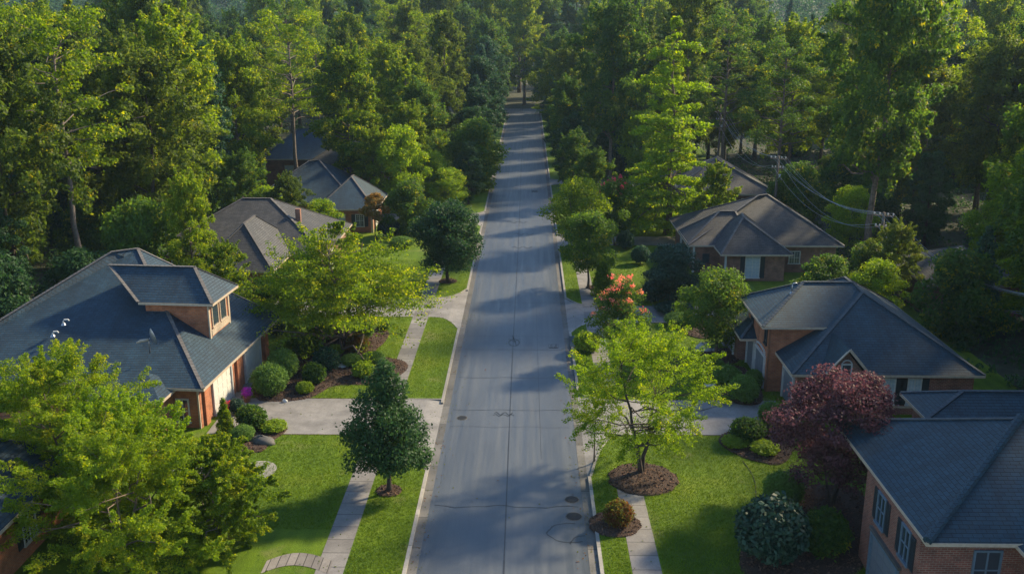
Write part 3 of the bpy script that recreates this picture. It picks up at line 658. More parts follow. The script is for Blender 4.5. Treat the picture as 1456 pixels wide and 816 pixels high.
def limb_path(a, c, rng, sag=0, n=4):
    a = np.array(a, float); c = np.array(c, float); out = []
    for i in range(n + 1):
        t = i / n; p = a * (1 - t) + c * t; p[2] = a[2] + (c[2] - a[2]) * (t ** .8) + sag * math.sin(math.pi * t)
        if 0 < i < n: p += rng.normal(size=3) * .05 * np.linalg.norm(c - a)
        out.append(tuple(p))
    return out
def make_plant(name, clumps, leafsize, lm, bark, h, tr, seed, trunk_top=None, limbs=14, lean=(0, 0), multi=1, flowers=None, shell=.55, limb_r=.35, base_z=.0, low=.25):
    """a plant standing at the origin: trunk part (with limbs) and crown part"""
    rng = np.random.default_rng(seed); root = empty(name, (0, 0, 0))
    tt = trunk_top or h * .85
    if tr > 0:
        b = MB(); tops = []
        for k in range(multi):
            an = 2 * math.pi * k / multi + rng.random(); sp = (tt * .22 if multi > 1 else 0)
            path = [(0, 0, -.3)]; rad = [tr * 1.5 / math.sqrt(multi)]
            for i in range(1, 8):
                t = i / 7; path.append((lean[0] * t + sp * t * math.cos(an) + rng.normal() * tr * .35, lean[1] * t + sp * t * math.sin(an) + rng.normal() * tr * .35, tt * t)); rad.append(tr / math.sqrt(multi) * (1 - .8 * t))
            b.tube(path, rad, 7); tops.append(path)
        order = sorted(range(len(clumps)), key=lambda i: rng.random())[:limbs]
        for i in order:
            c = clumps[i]; path = tops[i % multi]
            zt = max(h * low, min(c[2] - .25 * math.hypot(c[0], c[1]) - .2, tt * .95)); t = min(1, max(0, zt / tt)); j = min(6, int(t * 7))
            a = [path[j][q] + (path[j + 1][q] - path[j][q]) * (t * 7 - j) for q in range(3)]
            r0 = tr * (1 - .75 * t) * limb_r * 1.3
            b.tube(limb_path(a, c[:3], rng), [r0, r0 * .8, r0 * .6, r0 * .4, r0 * .15], 5, False)
        b.build('trunk', M[bark], root, True, uv=False)
    me = leaf_mesh('crown', clumps, leafsize, L[lm], seed + 1, shell); o = bpy.data.objects.new('crown', me); COL.objects.link(o); o.parent = root
    if flowers:
        fc, fs, fm = flowers; me = leaf_mesh('blossom', fc, fs, L[fm], seed + 2, .2); o = bpy.data.objects.new('blossom', me); COL.objects.link(o); o.parent = root
    return root
def broad(h, r, seed, z0=.3, n=46, lpc=420, cr=.27, flat=1.0, topple=1.0, irregular=.25):
    # crown envelope: an uneven egg filled with clumps
    rng = np.random.default_rng(seed); out = []; zb = h * z0; H = h - zb
    ph = rng.random(3) * 6.28
    for i in range(n):
        u = (i + .5) / n; zf = u ** .85; a = i * 2.39996 + rng.normal() * .35
        prof = math.sin(math.pi * min(.97, (zf * .86 + .12))) ** .65 * topple if zf < .9 else math.sqrt(max(.02, 1 - ((zf - .45) / .6) ** 2)) * .8
        lob = 1 + irregular * (math.sin(2 * a + ph[0]) * .5 + math.sin(3 * a + zf * 5 + ph[1]) * .6)
        rr = r * prof * lob * (rng.uniform(.55, .95) if rng.random() < .75 else rng.uniform(.1, .5))
        c = r * cr * rng.uniform(.75, 1.3)
        out.append((rr * math.cos(a), rr * math.sin(a), zb + H * zf * .93 + rng.normal() * .02 * H, c, c, c * rng.uniform(.6, .85) * flat, lpc * (c / (r * cr)) ** 2))
    return out
def sprays(cl, seed, k=2, n=46):
    # thin leafy shoots standing out of the clumps so that the outline frays
    rng = np.random.default_rng(seed); out = list(cl)
    c0 = np.mean([c[:3] for c in cl], axis=0)
    for c in cl:
        for _ in range(k):
            d = np.array(c[:3]) - c0; d = d / (np.linalg.norm(d) + 1e-6) + rng.normal(size=3) * .6 + (0, 0, .25); d /= np.linalg.norm(d)
            for q in (1.0, 1.45, 1.85):
                p = np.array(c[:3]) + d * c[3] * q; r_ = c[3] * (.34 - .1 * (q - 1)); out.append((*p, r_, r_, r_ * .7, n * (1.3 - .4 * (q - 1))))
    return out
def conical(h, r, seed, z0=.22, n=50, lpc=380, cr=.26, power=.9, flat=.75):
    rng = np.random.default_rng(seed); out = []; zb = h * z0; H = h - zb
    for i in range(n):
        zf = ((i + .5) / n) ** 1.25; a = i * 2.39996 + rng.normal() * .3
        env = r * (1 - zf) ** power * (1 if zf > .12 else .75 + 2 * zf) + .05 * r
        rr = env * (rng.uniform(.55, .95) if rng.random() < .75 else .2); c = r * cr * (.45 + .75 * (1 - zf)) * rng.uniform(.8, 1.25)
        out.append((rr * math.cos(a), rr * math.sin(a), zb + H * zf, c, c, c * flat, lpc * (c / (r * cr)) ** 2 + 25))
    return out
def tiers(h, r, seed, levels=9, z0=.25, per=6, lpc=260, thick=.16, droop=.1, power=.75, uneven=.25, inner=True, jit=.012):
    # flat foliage pads on side branches, gaps between the levels
    rng = np.random.default_rng(seed); out = []
    for k in range(levels):
        t = k / (levels - 1); z = h * (z0 + (1 - z0) * t * .97); env = r * ((1 - t) ** power * .95 + .07) * rng.uniform(1 - uneven, 1 + uneven * .4)
        m = max(3, int(per * (1 - t * .5))); a0 = rng.random() * 6.28
        for j in range(m):
            a = a0 + 6.283 * j / m + rng.normal() * .25; L_ = env * rng.uniform(.75, 1.12)
            for q, w_ in ((.95, .22), (.68, .27), (.4, .25)) if inner else ((.9, .24), (.55, .26)):
                rad = max(.35, L_ * w_ * 1.25); d = L_ * q
                out.append((d * math.cos(a), d * math.sin(a), z - droop * d * q + rng.normal() * jit * h, rad, rad, max(.16, r * thick * rng.uniform(.6, 1.1)), lpc * (rad / (r * .3)) ** 1.6 + 15))
    return out
def pine(h, r, seed, n=22, lpc=520, z0=.45):
    rng = np.random.default_rng(seed); out = []
    for i in range(n):
        zf = (i + .5) / n; a = i * 2.39996 + rng.normal() * .4; env = r * (.45 + .6 * math.sin(math.pi * (zf * .75 + .2)))
        rr = env * rng.uniform(.45, 1); c = r * rng.uniform(.15, .30)
        out.append((rr * math.cos(a), rr * math.sin(a), h * (z0 + (1 - z0) * zf * .95), c, c, c * .45, lpc * (c / (r * .3)) ** 2))
    return out
def ball(r, hz, seed, n=34, lpc=260, cr=.36, zc=None):
    rng = np.random.default_rng(seed); out = []; zc = hz * .5 if zc is None else zc
    for i in range(n):
        z = 1 - 1.75 * (i + .5) / n; a = i * 2.39996; q = math.sqrt(max(0, 1 - z * z)); c = r * cr * rng.uniform(.7, 1.15)
        out.append((r * .74 * q * math.cos(a), r * .74 * q * math.sin(a), max(c * .5, zc + hz * .5 * .74 * z), c, c, c * hz / (2 * r), lpc))
    return out
def children_of(o): return [c for c in bpy.data.objects if c.parent == o]
PROTO = {}
def proto(key, maker):
    r = maker(); ch = children_of(r); PROTO[key] = [r, ch, False]
def place(key, x, y, z, sc, rz, label, cat, group=None, szz=1.0, name=None):
    r, ch, used = PROTO[key]
    if used:
        n = r.copy(); COL.objects.link(n)
        for c in ch: d = c.copy(); COL.objects.link(d); d.parent = n
        for k_ in ('label', 'group', 'category'):
            if k_ in n: del n[k_]
    else: n = r; PROTO[key][2] = True
    n.location = (x, y, z); n.scale = (sc, sc, sc * szz); n.rotation_euler = (0, 0, rz)
    tag(n, label, cat, group)
    return n


# ------------------------------------------------------------------ mulch beds
def bed(pix, lab, z=.146, ring=None, n=26):
    if ring: c, r = ring; pts = [(c[0] + r * math.cos(2 * math.pi * i / n) * (1 + .05 * math.sin(i * 2.3)), c[1] + r * math.sin(2 * math.pi * i / n)) for i in range(n)]
    else:
        q = [at(*p, .15) for p in pix]; q = [(p.x, p.y) for p in q]
        pts = []                                   # Chaikin smoothing for a soft outline
        for _ in range(2):
            pts = []
            for a, c in zip(q, q[1:] + q[:1]): pts += [(a[0] * .75 + c[0] * .25, a[1] * .75 + c[1] * .25), (a[0] * .25 + c[0] * .75, a[1] * .25 + c[1] * .75)]
            q = pts
    cx = sum(p[0] for p in pts) / len(pts); cy = sum(p[1] for p in pts) / len(pts); b = MB(); k = len(pts)
    ar = 0.5 * sum(pts[i][0] * pts[(i + 1) % k][1] - pts[(i + 1) % k][0] * pts[i][1] for i in range(k))
    if ar < 0: pts = pts[::-1]
    lv = [(1.0, z - .05), (.985, z + .03), (.93, z + .075), (.75, z + .10), (.4, z + .12)]
    for s_, zz in lv:
        for p in pts: b.v.append(Vector((cx + (p[0] - cx) * s_, cy + (p[1] - cy) * s_, zz)))
    b.v.append(Vector((cx, cy, z + .12)))
    for l in range(len(lv) - 1):
        for i in range(k): j = (i + 1) % k; b.f.append([l * k + i, l * k + j, (l + 1) * k + j, (l + 1) * k + i])
    for i in range(k): b.f.append([4 * k + i, 4 * k + (i + 1) % k, len(b.v) - 1])
    o = b.build('mulch_bed', M['mulch'], None, True); tag(o, lab, kind='structure')
bed([(350, 569), (400, 572), (440, 567), (458, 557), (473, 547), (540, 547), (578, 530), (583, 514), (548, 508), (530, 500), (550, 485), (556, 468), (520, 462), (460, 468), (402, 480), (384, 505)], 'large mulch bed with shrubs between the near left garage and the layered tree')
bed([(318, 640), (335, 602), (365, 594), (405, 603), (410, 612), (385, 628), (372, 646)], 'small mulch bed in front of the orange brick house corner')
bed([(944, 460), (960, 446), (998, 448), (1014, 462), (1016, 482), (992, 482), (965, 472)], 'mulch bed with low hedge beside the second right driveway')
bed([(982, 506), (994, 497), (1052, 494), (1056, 514), (1022, 522), (998, 519)], 'mulch bed under the round green tree')
bed([(1000, 532), (1015, 520), (1060, 518), (1086, 556), (1084, 577), (1045, 575), (1018, 558)], 'mulch bed of clipped shrubs by the two storey house')
bed([(1016, 626), (1035, 612), (1100, 596), (1135, 616), (1120, 664), (1075, 657), (1042, 645)], 'mulch bed of lime green plants left of the red maple')
bed([(1110, 694), (1150, 688), (1240, 690), (1250, 830), (1055, 830), (1048, 780), (1090, 710)], 'dark mulch area beneath the red maple and the large glossy shrub')
c = at(914, 684); bed(None, 'round mulch ring around the yellow green tree', .150, ((c.x, c.y), 2.0))
c = at(553, 701); bed(None, 'small mulch ring around the conical street tree', .150, ((c.x, c.y), .72))
c = at(877, 748); bed(None, 'mulch ring around the rust coloured round shrub', .146, ((c.x - .1, c.y), 1.35))
c = at(637, 402); bed(None, 'mulch ring around the round dark street tree', .146, ((c.x, c.y), .9))
c = at(487, 498); c = at(836, 411); bed(None, 'mulch ring around the loose green street tree', .146, ((c.x + .5, c.y), .7))
# --- the individually recognisable trees
def hero(maker, px, py, label, cat='tree', rz=0.0, group=None, sc=1, z=.13, name='tree', xy=None):
    p = at(px, py, z) if xy is None else Vector((*xy, z)); r = maker(); r.location = (p.x, p.y, z); r.rotation_euler.z = rz; r.scale = (sc,) * 3
    r.name = name; tag(r, label, cat, group); return r
hero(lambda: make_plant('street_tree', conical(7.6, 2.7, 11, .26, 62, 420, .27, .75, .8), .17, 'dark', 'bark_dark', 7.6, .13, 12, limbs=30), 553, 700, 'conical dark green street tree in a mulch ring beside the near left sidewalk', name='street_tree')
hero(lambda: make_plant('street_tree', broad(8.1, 3.6, 21, .22, 60, 430, .27, irregular=.12), .22, 'dark', 'bark_dark', 8.1, .17, 22, limbs=24), 637, 402, 'round dark street tree on the verge between two left driveways', name='street_tree')
hero(lambda: make_plant('layered_tree', sprays(tiers(9.8, 6.5, 31, 7, .36, 9, 560, .04, -.10, .6, .16), 31, 1, 24), .18, 'bright', 'bark', 10.2, .26, 32, limbs=50, multi=3, low=.1), 487, 497, 'wide bright green tree of flat layered foliage in the left garden bed', name='layered_tree')
hero(lambda: make_plant('yellow_green_tree', sprays(broad(8.4, 4.4, 41, .30, 100, 235, .15, .6, irregular=.25), 41, 2, 50), .10, 'yellowgreen', 'bark_dark', 8.3, .19, 42, limbs=70, multi=2, low=.22), 912, 673, 'airy yellow green tree in a big mulch ring on the right lawn', name='yellow_green_tree')
hero(lambda: make_plant('sapling', broad(5.6, 1.5, 51, .35, 18, 90, .26), .12, 'bright', 'bark', 5.6, .05, 52, limbs=18), 0, 0, 'thin sparse sapling beside the right driveway apron and kerb', name='sapling', xy=(5.1, 51.5))
BL = [(x, y, z + .35, rx * .55, ry * .55, rz * .5, 34) for x, y, z, rx, ry, rz, _ in broad(6.6, 2.4, 61, .3, 44, 300, .26)[12:]]
hero(lambda: make_plant('crape_myrtle', broad(6.4, 2.4, 61, .25, 40, 260, .25), .16, 'mid', 'bark', 6.4, .10, 62, limbs=20, multi=3, flowers=(BL, .16, 'petal_pink')), 880, 512, 'pink and orange flowering tree on the right lawn behind the yellow tree', name='flowering_tree')
hero(lambda: make_plant('round_tree', broad(6.6, 3.0, 71, .22, 48, 400, .28, irregular=.12), .18, 'mid', 'bark', 6.6, .13, 72, limbs=20), 1018, 503, 'round mid green tree in the mulch bed left of the two storey house', name='round_tree')
hero(lambda: make_plant('street_tree', broad(7.6, 2.9, 81, .25, 46, 330, .28), .2, 'mid', 'bark', 7.6, .12, 82, limbs=20), 836, 410, 'loose green street tree beside the far right sidewalk', name='street_tree')
hero(lambda: make_plant('dark_tree', broad(5.6, 2.6, 91, .12, 40, 430, .3), .2, 'magnolia', 'bark', 5.6, .12, 92, limbs=14), 952, 432, 'dark glossy small tree at the left corner of the grey roofed house', name='dark_tree')
hero(lambda: make_plant('tiered_tree', tiers(25.5, 6.6, 101, 15, .10, 7, 380, .06, .16, .62, .45, jit=.022), .32, 'yellowgreen', 'bark', 25.5, .38, 102, limbs=60), 0, 0, 'tall bright yellow green tree with tiered feathery branches right of the street', name='tiered_tree', xy=(18.0, 113))
hero(lambda: make_plant('maple_tree', broad(7.6, 3.9, 111, .26, 90, 360, .2, .6, irregular=.3), .15, 'maple', 'bark_dark', 7.4, .14, 112, limbs=36, multi=3, low=.1), 1182, 718, 'dark red maple between the two storey house and the nearest right house', name='maple_tree')
hero(lambda: make_plant('flowering_tree', broad(8.2, 3.6, 121, .2, 44, 330, .27), .22, 'bright', 'bark', 8.2, .12, 122, limbs=16, multi=2), 0, 0, 'bushy green tree overhanging the right kerb beyond the flowering trees', name='street_tree', xy=(6.9, 104))
BL2 = [(x, y, z + .4, rx * .45, ry * .45, rz * .5, 22) for x, y, z, rx, ry, rz, _ in broad(8.0, 2.9, 131, .3, 30, 300, .26)[17:]]
hero(lambda: make_plant('flowering_tree', broad(7.8, 2.9, 131, .2, 36, 320, .27), .22, 'mid', 'bark', 7.8, .12, 132, limbs=16, multi=2, flowers=(BL2, .24, 'petal_red')), 0, 0, 'tree tipped with bright red blossom near the third right driveway', name='flowering_tree', xy=(11.2, 107.0))
# foreground trees, lower left
FG = [((-23.6, 45.2), 8.6, 4.3, 'bright', 'foreground tree at the left frame edge in front of the brick house', 201), ((-19.8, 43.8), 6.8, 3.9, 'yellowgreen', 'foreground tree in front of the orange brick house corner', 211),
      ((-18.0, 39.6), 7.0, 4.3, 'bright', 'foreground tree in the bottom left corner beside the slate blue roof', 221), ((-13.9, 41.6), 5.4, 2.9, 'bright', 'foreground tree nearest the paver path and left lawn', 231)]
for (x, y), hh, rr, lm, lab, sd_ in FG:
    hero(lambda: make_plant('broad_tree', sprays(broad(hh, rr, sd_, .10, 112, 330, .145, .5, irregular=.45), sd_, 3, 58), .105, lm, 'bark', hh, .17, sd_ + 1, limbs=40, multi=3, low=.1), 0, 0, lab, name='broad_tree', xy=(x, y))

hero(lambda: make_plant('autumn_tree', broad(5.4, 1.7, 141, .42, 30, 170, .28), .22, 'amber', 'bark', 5.4, .09, 142, limbs=14), 0, 0, 'small orange leaved tree before the dark peaked roofs on the left', name='autumn_tree', xy=(-17.0, 110.5))
# --- forest prototypes
proto('oak', lambda: make_plant('oak_tree', sprays(broad(24, 6.2, 301, .30, 110, 300, .175, irregular=.4), 301, 1, 26), .33, 'mid', 'bark', 24, .36, 302, limbs=22))
proto('oak2', lambda: make_plant('oak_tree', sprays(broad(23, 5.6, 311, .22, 110, 290, .18, irregular=.38), 311, 1, 26), .33, 'bright', 'bark', 23, .34, 312, limbs=20))
proto('poplar', lambda: make_plant('poplar_tree', sprays(broad(26, 4.8, 321, .18, 120, 250, .19, irregular=.35), 321, 1, 26), .32, 'olive', 'bark', 26, .34, 322, limbs=18))
proto('hickory', lambda: make_plant('hickory_tree', sprays(broad(22, 6.4, 331, .26, 115, 270, .165, irregular=.42), 331, 1, 26), .33, 'olive', 'bark_dark', 22, .34, 332, limbs=22))
proto('dark', lambda: make_plant('dark_oak_tree', broad(20, 5.4, 341, .08, 100, 300, .19, irregular=.3), .34, 'dark', 'bark_dark', 20, .32, 342, limbs=12))
proto('blue', lambda: make_plant('cedar_tree', conical(20, 4.2, 351, .05, 70, 360, .27, .75), .32, 'blue', 'bark_dark', 20, .28, 352, limbs=12))
proto('pine', lambda: make_plant('pine_tree', pine(27, 6.0, 361, 44, 420), .30, 'bright', 'bark_pale', 27, .34, 362, limbs=44, limb_r=.4, low=.4))
proto('pine2', lambda: make_plant('pine_tree', pine(25, 5.4, 371, 46, 400, .34), .30, 'mid', 'bark', 25, .32, 372, limbs=46, limb_r=.4, low=.3))
proto('tier', lambda: make_plant('tiered_tree', tiers(21, 5.2, 381, 14, .12, 7, 330, .07, .1, .7, .25), .34, 'bright', 'bark', 21, .28, 382, limbs=26))
proto('under', lambda: make_plant('understory_tree', broad(8.5, 3.6, 391, .06, 36, 400, .3), .3, 'mid', 'bark', 8.5, .12, 392, limbs=8))
proto('under2', lambda: make_plant('understory_tree', broad(7, 3.4, 401, .05, 34, 400, .3), .3, 'dark', 'bark', 7, .12, 402, limbs=8))
proto('yellow', lambda: make_plant('autumn_tree', broad(11, 4.0, 411, .12, 44, 380, .27), .28, 'yellowgreen', 'bark', 11, .16, 412, limbs=12))
KIND = dict(oak=('oak tree', 'broad mid green tree'), oak2=('oak tree', 'broad bright green tree'), poplar=('poplar tree', 'tall olive green tree'), hickory=('hickory tree', 'wide olive gold tree'), dark=('oak tree', 'dark green tree'),
            blue=('cedar tree', 'pointed blue green evergreen'), pine=('pine tree', 'tall bright tufted pine'), pine2=('pine tree', 'tall dark tufted pine'), tier=('tiered tree', 'tiered feathery green tree'),
            under=('small tree', 'low bushy green tree'), under2=('small tree', 'low bushy dark tree'), yellow=('small tree', 'small yellow green tree'))
HT = dict(oak=24, oak2=23, poplar=26, hickory=22, dark=20, blue=20, pine=27, pine2=25, tier=21, under=8.5, under2=7, yellow=11)
RD = dict(oak=6.2, oak2=5.6, poplar=4.8, hickory=6.4, dark=5.4, blue=4.2, pine=5.6, pine2=5, tier=5.2, under=3.6, under2=3.4, yellow=4)
# what the photograph shows in front of the wood and must stay visible: x0,x1,y0,y1 in photo pixels, distance
SEE = [(672, 778, 158, 420, 270), (335, 470, 292, 392, 82), (390, 535, 236, 318, 112), (436, 500, 188, 216, 145), (965, 1200, 285, 405, 92), (1040, 1105, 232, 300, 122), (1105, 1400, 200, 390, 66),
       (575, 680, 300, 420, 80), (880, 1040, 50, 330, 108), (1050, 1400, 395, 560, 57), (0, 400, 365, 560, 60), (780, 960, 300, 420, 90), (585, 640, 288, 330, 118), (540, 556, 246, 280, 133)]
forest = []
def add(key, x, y, sc, szz=1.0): forest.append([key, x, y, sc, szz, rf.uniform(0, 6.28)])
rf = random.Random(11)
# trees lining the far street and those standing out against the wood, plus unseen shade casters
for q in [('dark', -7.2, 132, 0.45, 1.0), ('under', -6.6, 142, 1.18, 1.1), ('dark', -7.4, 150, 0.61, 1.), ('dark', -7.6, 163, 0.71, 1), ('blue', -8.5, 176, 0.85, .9), ('dark', -8.2, 188, 0.92, 1), ('blue', -8.5, 203, 1.00, 1), ('blue', -8.0, 222, 1.12, .9), ('dark', -9.0, 240, 1.06, 1), ('oak', -9.0, 255, 1.06, 1),
          ('oak', 9.4, 120, 0.40, 1.), ('oak', 7.6, 131, 0.45, 1), ('dark', 8.0, 145, 0.59, 1), ('oak', 7.8, 158, 0.68, 1), ('dark', 8.4, 172, 0.73, 1), ('hickory', 9.4, 188, 0.94, 1), ('dark', 8.2, 204, 0.83, 1), ('oak', 8.5, 222, 0.94, 1), ('blue', 8.0, 240, 0.94, 1), ('dark', 9.0, 256, 1.06, 1),
          ('yellow', -9.6, 127, .7, .8), ('yellow', -12.5, 131, .8, .9), ('under', -13.0, 112, .8, 1), ('yellow', -16.0, 127, .9, 1.2), ('oak2', -15.5, 133, .62, 1), ('oak2', -18, 152, .85, 1), ('tier', -17, 143, .95, 1), ('oak2', -22, 160, .95, 1), ('hickory', -19, 172, .95, 1),
          ('oak2', 0, 290, 1.25, 1.15), ('hickory', -26, 292, 1.3, 1.25), ('oak', -37, 300, 1.35, 1.3), ('oak2', -12, 312, 1.35, 1.3), ('oak', 6, 316, 1.3, 1.35), ('poplar', 17, 322, 1.4, 1.2), ('hickory', 30, 300, 1.3, 1.3), ('oak2', 42, 306, 1.35, 1.25), ('oak', 55, 298, 1.3, 1.3), ('oak2', -50, 304, 1.3, 1.35), ('oak', -64, 312, 1.35, 1.3), ('hickory', 70, 312, 1.35, 1.3), ('oak2', -24, 330, 1.4, 1.3), ('poplar', 32, 335, 1.4, 1.3), ('oak', -2, 340, 1.5, 1.35), ('tier', 9, 262, .95, 1), ('dark', -8, 296, 1.1, 1), ('dark', 10, 298, 1.2, 1), ('oak', 20, 290, 1.2, 1), ('oak', -18, 288, 1.2, 1),
          ('poplar', 51, 122, .88, 1), ('oak2', 62, 128, .98, 1), ('pine2', 37.5, 138, .95, 1), ('dark', 47, 108, .55, 1), ('under', 34.5, 116, 1.0, 1), ('oak2', 22.6, 108, .42, 1),
          ('oak2', -24.5, 77.5, .36, .9), ('yellow', -22.8, 107.5, .62, .8), ('under', -20.5, 80.2, .62, .8), ('under', -33, 81, 1.0, 1.2), ('oak2', -28.5, 81.0, .44, 1.25), ('pine', -42, 88, 1, 1), ('pine', -53, 92, 1.08, 1), ('hickory', -38, 98, 1.0, 1.05), ('oak2', -40, 112, 1.05, 1.1), ('pine', -32, 135, 1.0, 1), ('oak2', -38, 128, .9, 1.1),
          ('tier', 46, 77, 1.05, 1), ('dark', 39.5, 62, .85, 1.1), ('dark', 41, 58, 1.0, 1.1), ('oak', 38.5, 48, 1.0, 1.12), ('hickory', 39, 40, 1.05, 1.15), ('oak2', 39.5, 54.5, .95, 1.1), ('oak', 44.5, 76, .95, 1.1), ('oak2', 47, 44, .95, 1.1), ('dark', 42, 33, .9, 1), ('blue', 45, 71, 1.0, 1.0), ('dark', 38.5, 57, .6, 1), ('blue', 39, 77, .45, 1), ('pine2', 52, 84, 1, 1), ('under', 36, 74, .9, 1.0), ('yellow', 31.5, 80, .62, .8), ('under', 27.5, 81.5, .7, .9), ('under', 33.2, 86.5, .7, .9), ('hickory', 34.5, 84, .36, 1),  # out-of-view trees beyond the nearest right house are added to shade the roofs
          ('oak2', -23.5, 131.5, .95, 1.0), ('yellow', -29.5, 110, .75, .8), ('oak', -14.5, 139, .7, 1), ('hickory', -26.8, 108.5, .34, 1.1), ('oak', -31.5, 107, .42, 1.1), ('oak2', -19.5, 126.5, .5, 1.0), ('under2', -36, 76, 1, 1), ('under2', -41, 70, 1, 1.2), ('dark', -44, 76, .6, 1)]: add(*q)
fixed = len(forest)
def blocks(key, x, y, sc, szz):
    hh = HT[key] * sc * szz; rr = RD[key] * sc
    dist = y; zb = {'pine': .42, 'pine2': .32, 'oak': .28, 'hickory': .24}.get(key, .05) * hh
    xa, yt = pr((x - rr, y, hh)); xb, _ = pr((x + rr, y, hh)); _, yb = pr((x, y, zb))
    for x0, x1, y0, y1, d in SEE:
        if dist < d and xa < x1 and xb > x0 and yt < y1 and yb > y0: return True
    return False
def inhouse(x, y, m=2.2):
    for x0, x1, y0, y1 in ((-39, -18, 52, 71), (17, 31.5, 57, 75), (17, 34, 90, 109), (19.5, 35, 123, 139), (-37, -18, 83, 105), (-35, -17, 112, 131), (-41, -27, 145, 159), (-33, -18.5, 133, 148), (35, 46, 80, 91), (-37, -22, 30, 47), (17, 35, 20, 53)):
        if x0 - m < x < x1 + m and y0 - m < y < y1 + m: return True
    return False
tries = 0
W = [('oak', 3), ('oak2', 3), ('poplar', 2.4), ('hickory', 2.2), ('dark', 2.4), ('blue', 1.4), ('pine', 1.8), ('pine2', 1.8), ('tier', 1.0)]
KW = [k for k, _ in W]; WW = [v for _, v in W]
while len(forest) < 290 and tries < 12000:
    tries += 1
    y = 62 + (275 - 62) * rf.random() ** .9 if rf.random() < .8 else rf.uniform(270, 345)
    hw = (.56 * y + 14) if y < 280 else .45 * y; x = rf.uniform(-hw, hw)
    if y > 268 and abs(y - 273.5) < 9: continue
    if y < 262 and abs(x) < (15 if y < 130 else 11.5): continue
    if x < 0 and y < 132 and x > -37 + (y - 70) * .08: continue
    if x > 0 and y < 120 and x < 36: continue
    if inhouse(x, y): continue
    key = rf.choices(KW, WW)[0]
    sc = rf.uniform(.78, 1.15); szz = rf.uniform(.92, 1.18) * (1.14 if y < 150 else 1.05 if y < 262 else 1.3)
    if blocks(key, x, y, sc, szz): continue
    sp = 5.2 if y < 130 else 6.6 if y < 220 else 8.2
    if any((x - f[1]) ** 2 + (y - f[2]) ** 2 < (sp * min(1, (f[3] + .35))) ** 2 for f in forest): continue
    add(key, x, y, sc, szz)
# understory along the wood's edge
tries = 0; nu = 0
while nu < 44 and tries < 4000:
    tries += 1
    y = rf.uniform(66, 170); s_ = rf.choice((-1, 1)); x = s_ * rf.uniform(12 if y > 135 else 34, .52 * y + 8)
    key = rf.choice(('under', 'under2', 'under', 'yellow')); sc = rf.uniform(.6, 1.2)
    if inhouse(x, y, 3) or blocks(key, x, y, sc, 1): continue
    if any((x - f[1]) ** 2 + (y - f[2]) ** 2 < 9 for f in forest): continue
    add(key, x, y, sc, rf.uniform(.8, 1.2)); nu += 1
print('forest', len(forest), 'tries', tries)
# one unique, findable label each: kind, side of the street, depth band, order from the left
BANDS = [(0, 100, 'beside the houses'), (100, 135, 'in the second tree row'), (135, 175, 'in the mid wood'), (175, 230, 'deep in the wood'), (230, 269, 'near the end of the street'), (269, 900, 'beyond the far crossroad')]
ORD = ['leftmost', 'second', 'third', 'fourth', 'fifth', 'sixth', 'seventh', 'eighth', 'ninth', 'tenth', 'eleventh', 'twelfth', 'thirteenth', 'fourteenth', 'fifteenth', 'sixteenth']
bk = {}
for f in forest:
    side = 'left' if f[1] < 0 else 'right'; band = next(b_[2] for b_ in BANDS if b_[0] <= f[2] < b_[1])
    big = 'small ' if f[3] < .72 and not f[0].startswith('under') and f[0] != 'yellow' else ''
    bk.setdefault((f[0], side, band, big), []).append(f)
for (key, side, band, big), fs in bk.items():
    fs.sort(key=lambda f: pr((f[1], f[2], 6))[0])
    for i, f in enumerate(fs):
        o_ = '' if len(fs) == 1 else (f', {ORD[i]} from left' if i else ', leftmost')
        lab = f'{big}{KIND[key][1]} {band}, {side} side{o_}'
        place(key, f[1], f[2], -.05, f[3], f[5], lab, KIND[key][0], f'{KIND[key][1]}s of the wood', f[4])

# far woods: one mass of crowns on low hills beyond the crossroad
rng = np.random.default_rng(77); cl = []
for i in range(1500):
    y = 345 + 520 * rng.random() ** 1.2; x = (rng.random() * 2 - 1) * (.60 * y + 40); g = 2 + 52 * max(0, (y - 400) / 460)
    hh = rng.uniform(14, 23); rr = rng.uniform(5, 8)
    for q in range(5):
        a = rng.random() * 6.28; cl.append((x + rr * .5 * math.cos(a), y + rr * .5 * math.sin(a), g + hh * rng.uniform(.35, .9), rr * .6, rr * .6, rr * .5, 75))
me = leaf_mesh('far_woods', cl, 1.3, L['dark'], 78); o = bpy.data.objects.new('far_woods', me); COL.objects.link(o); tag(o, 'distant hazy woods merging into one mass beyond the street end', 'woods', kind='stuff')
b = MB(); xs = np.linspace(-740, 740, 41); ys = np.linspace(330, 1100, 24); n0 = 0
for j in range(24):
    for i in range(41): y = ys[j]; b.v.append(Vector((xs[i], y, -.5 + 52 * max(0, min(1, (y - 400) / 460)) + 3 * math.sin(xs[i] * .012 + j)* min(1, max(0, (y - 370) / 200)))))
for j in range(23):
    for i in range(40): a = j * 41 + i; b.f.append([a, a + 1, a + 42, a + 41])
o = b.build('hills', M['floor'], None, True); tag(o, 'low wooded hills closing the view beyond the far end', kind='structure')
# undergrowth of the wood
cl = []
for i in range(4200):
    y = 62 + 220 * rng.random(); x = (rng.random() * 2 - 1) * (.56 * y + 12)
    if (y < 265 and abs(x) < (34 if y < 130 else 10.5)) or inhouse(x, y, 1.0) or (266 < y < 281): continue
    r_ = rng.uniform(.7, 1.8); cl.append((x, y, .4, r_, r_, r_ * .8, 70))
me = leaf_mesh('undergrowth', cl, .34, L['dark'], 79); o = bpy.data.objects.new('undergrowth', me); COL.objects.link(o); tag(o, 'low dark undergrowth covering the forest floor', 'undergrowth', kind='stuff')

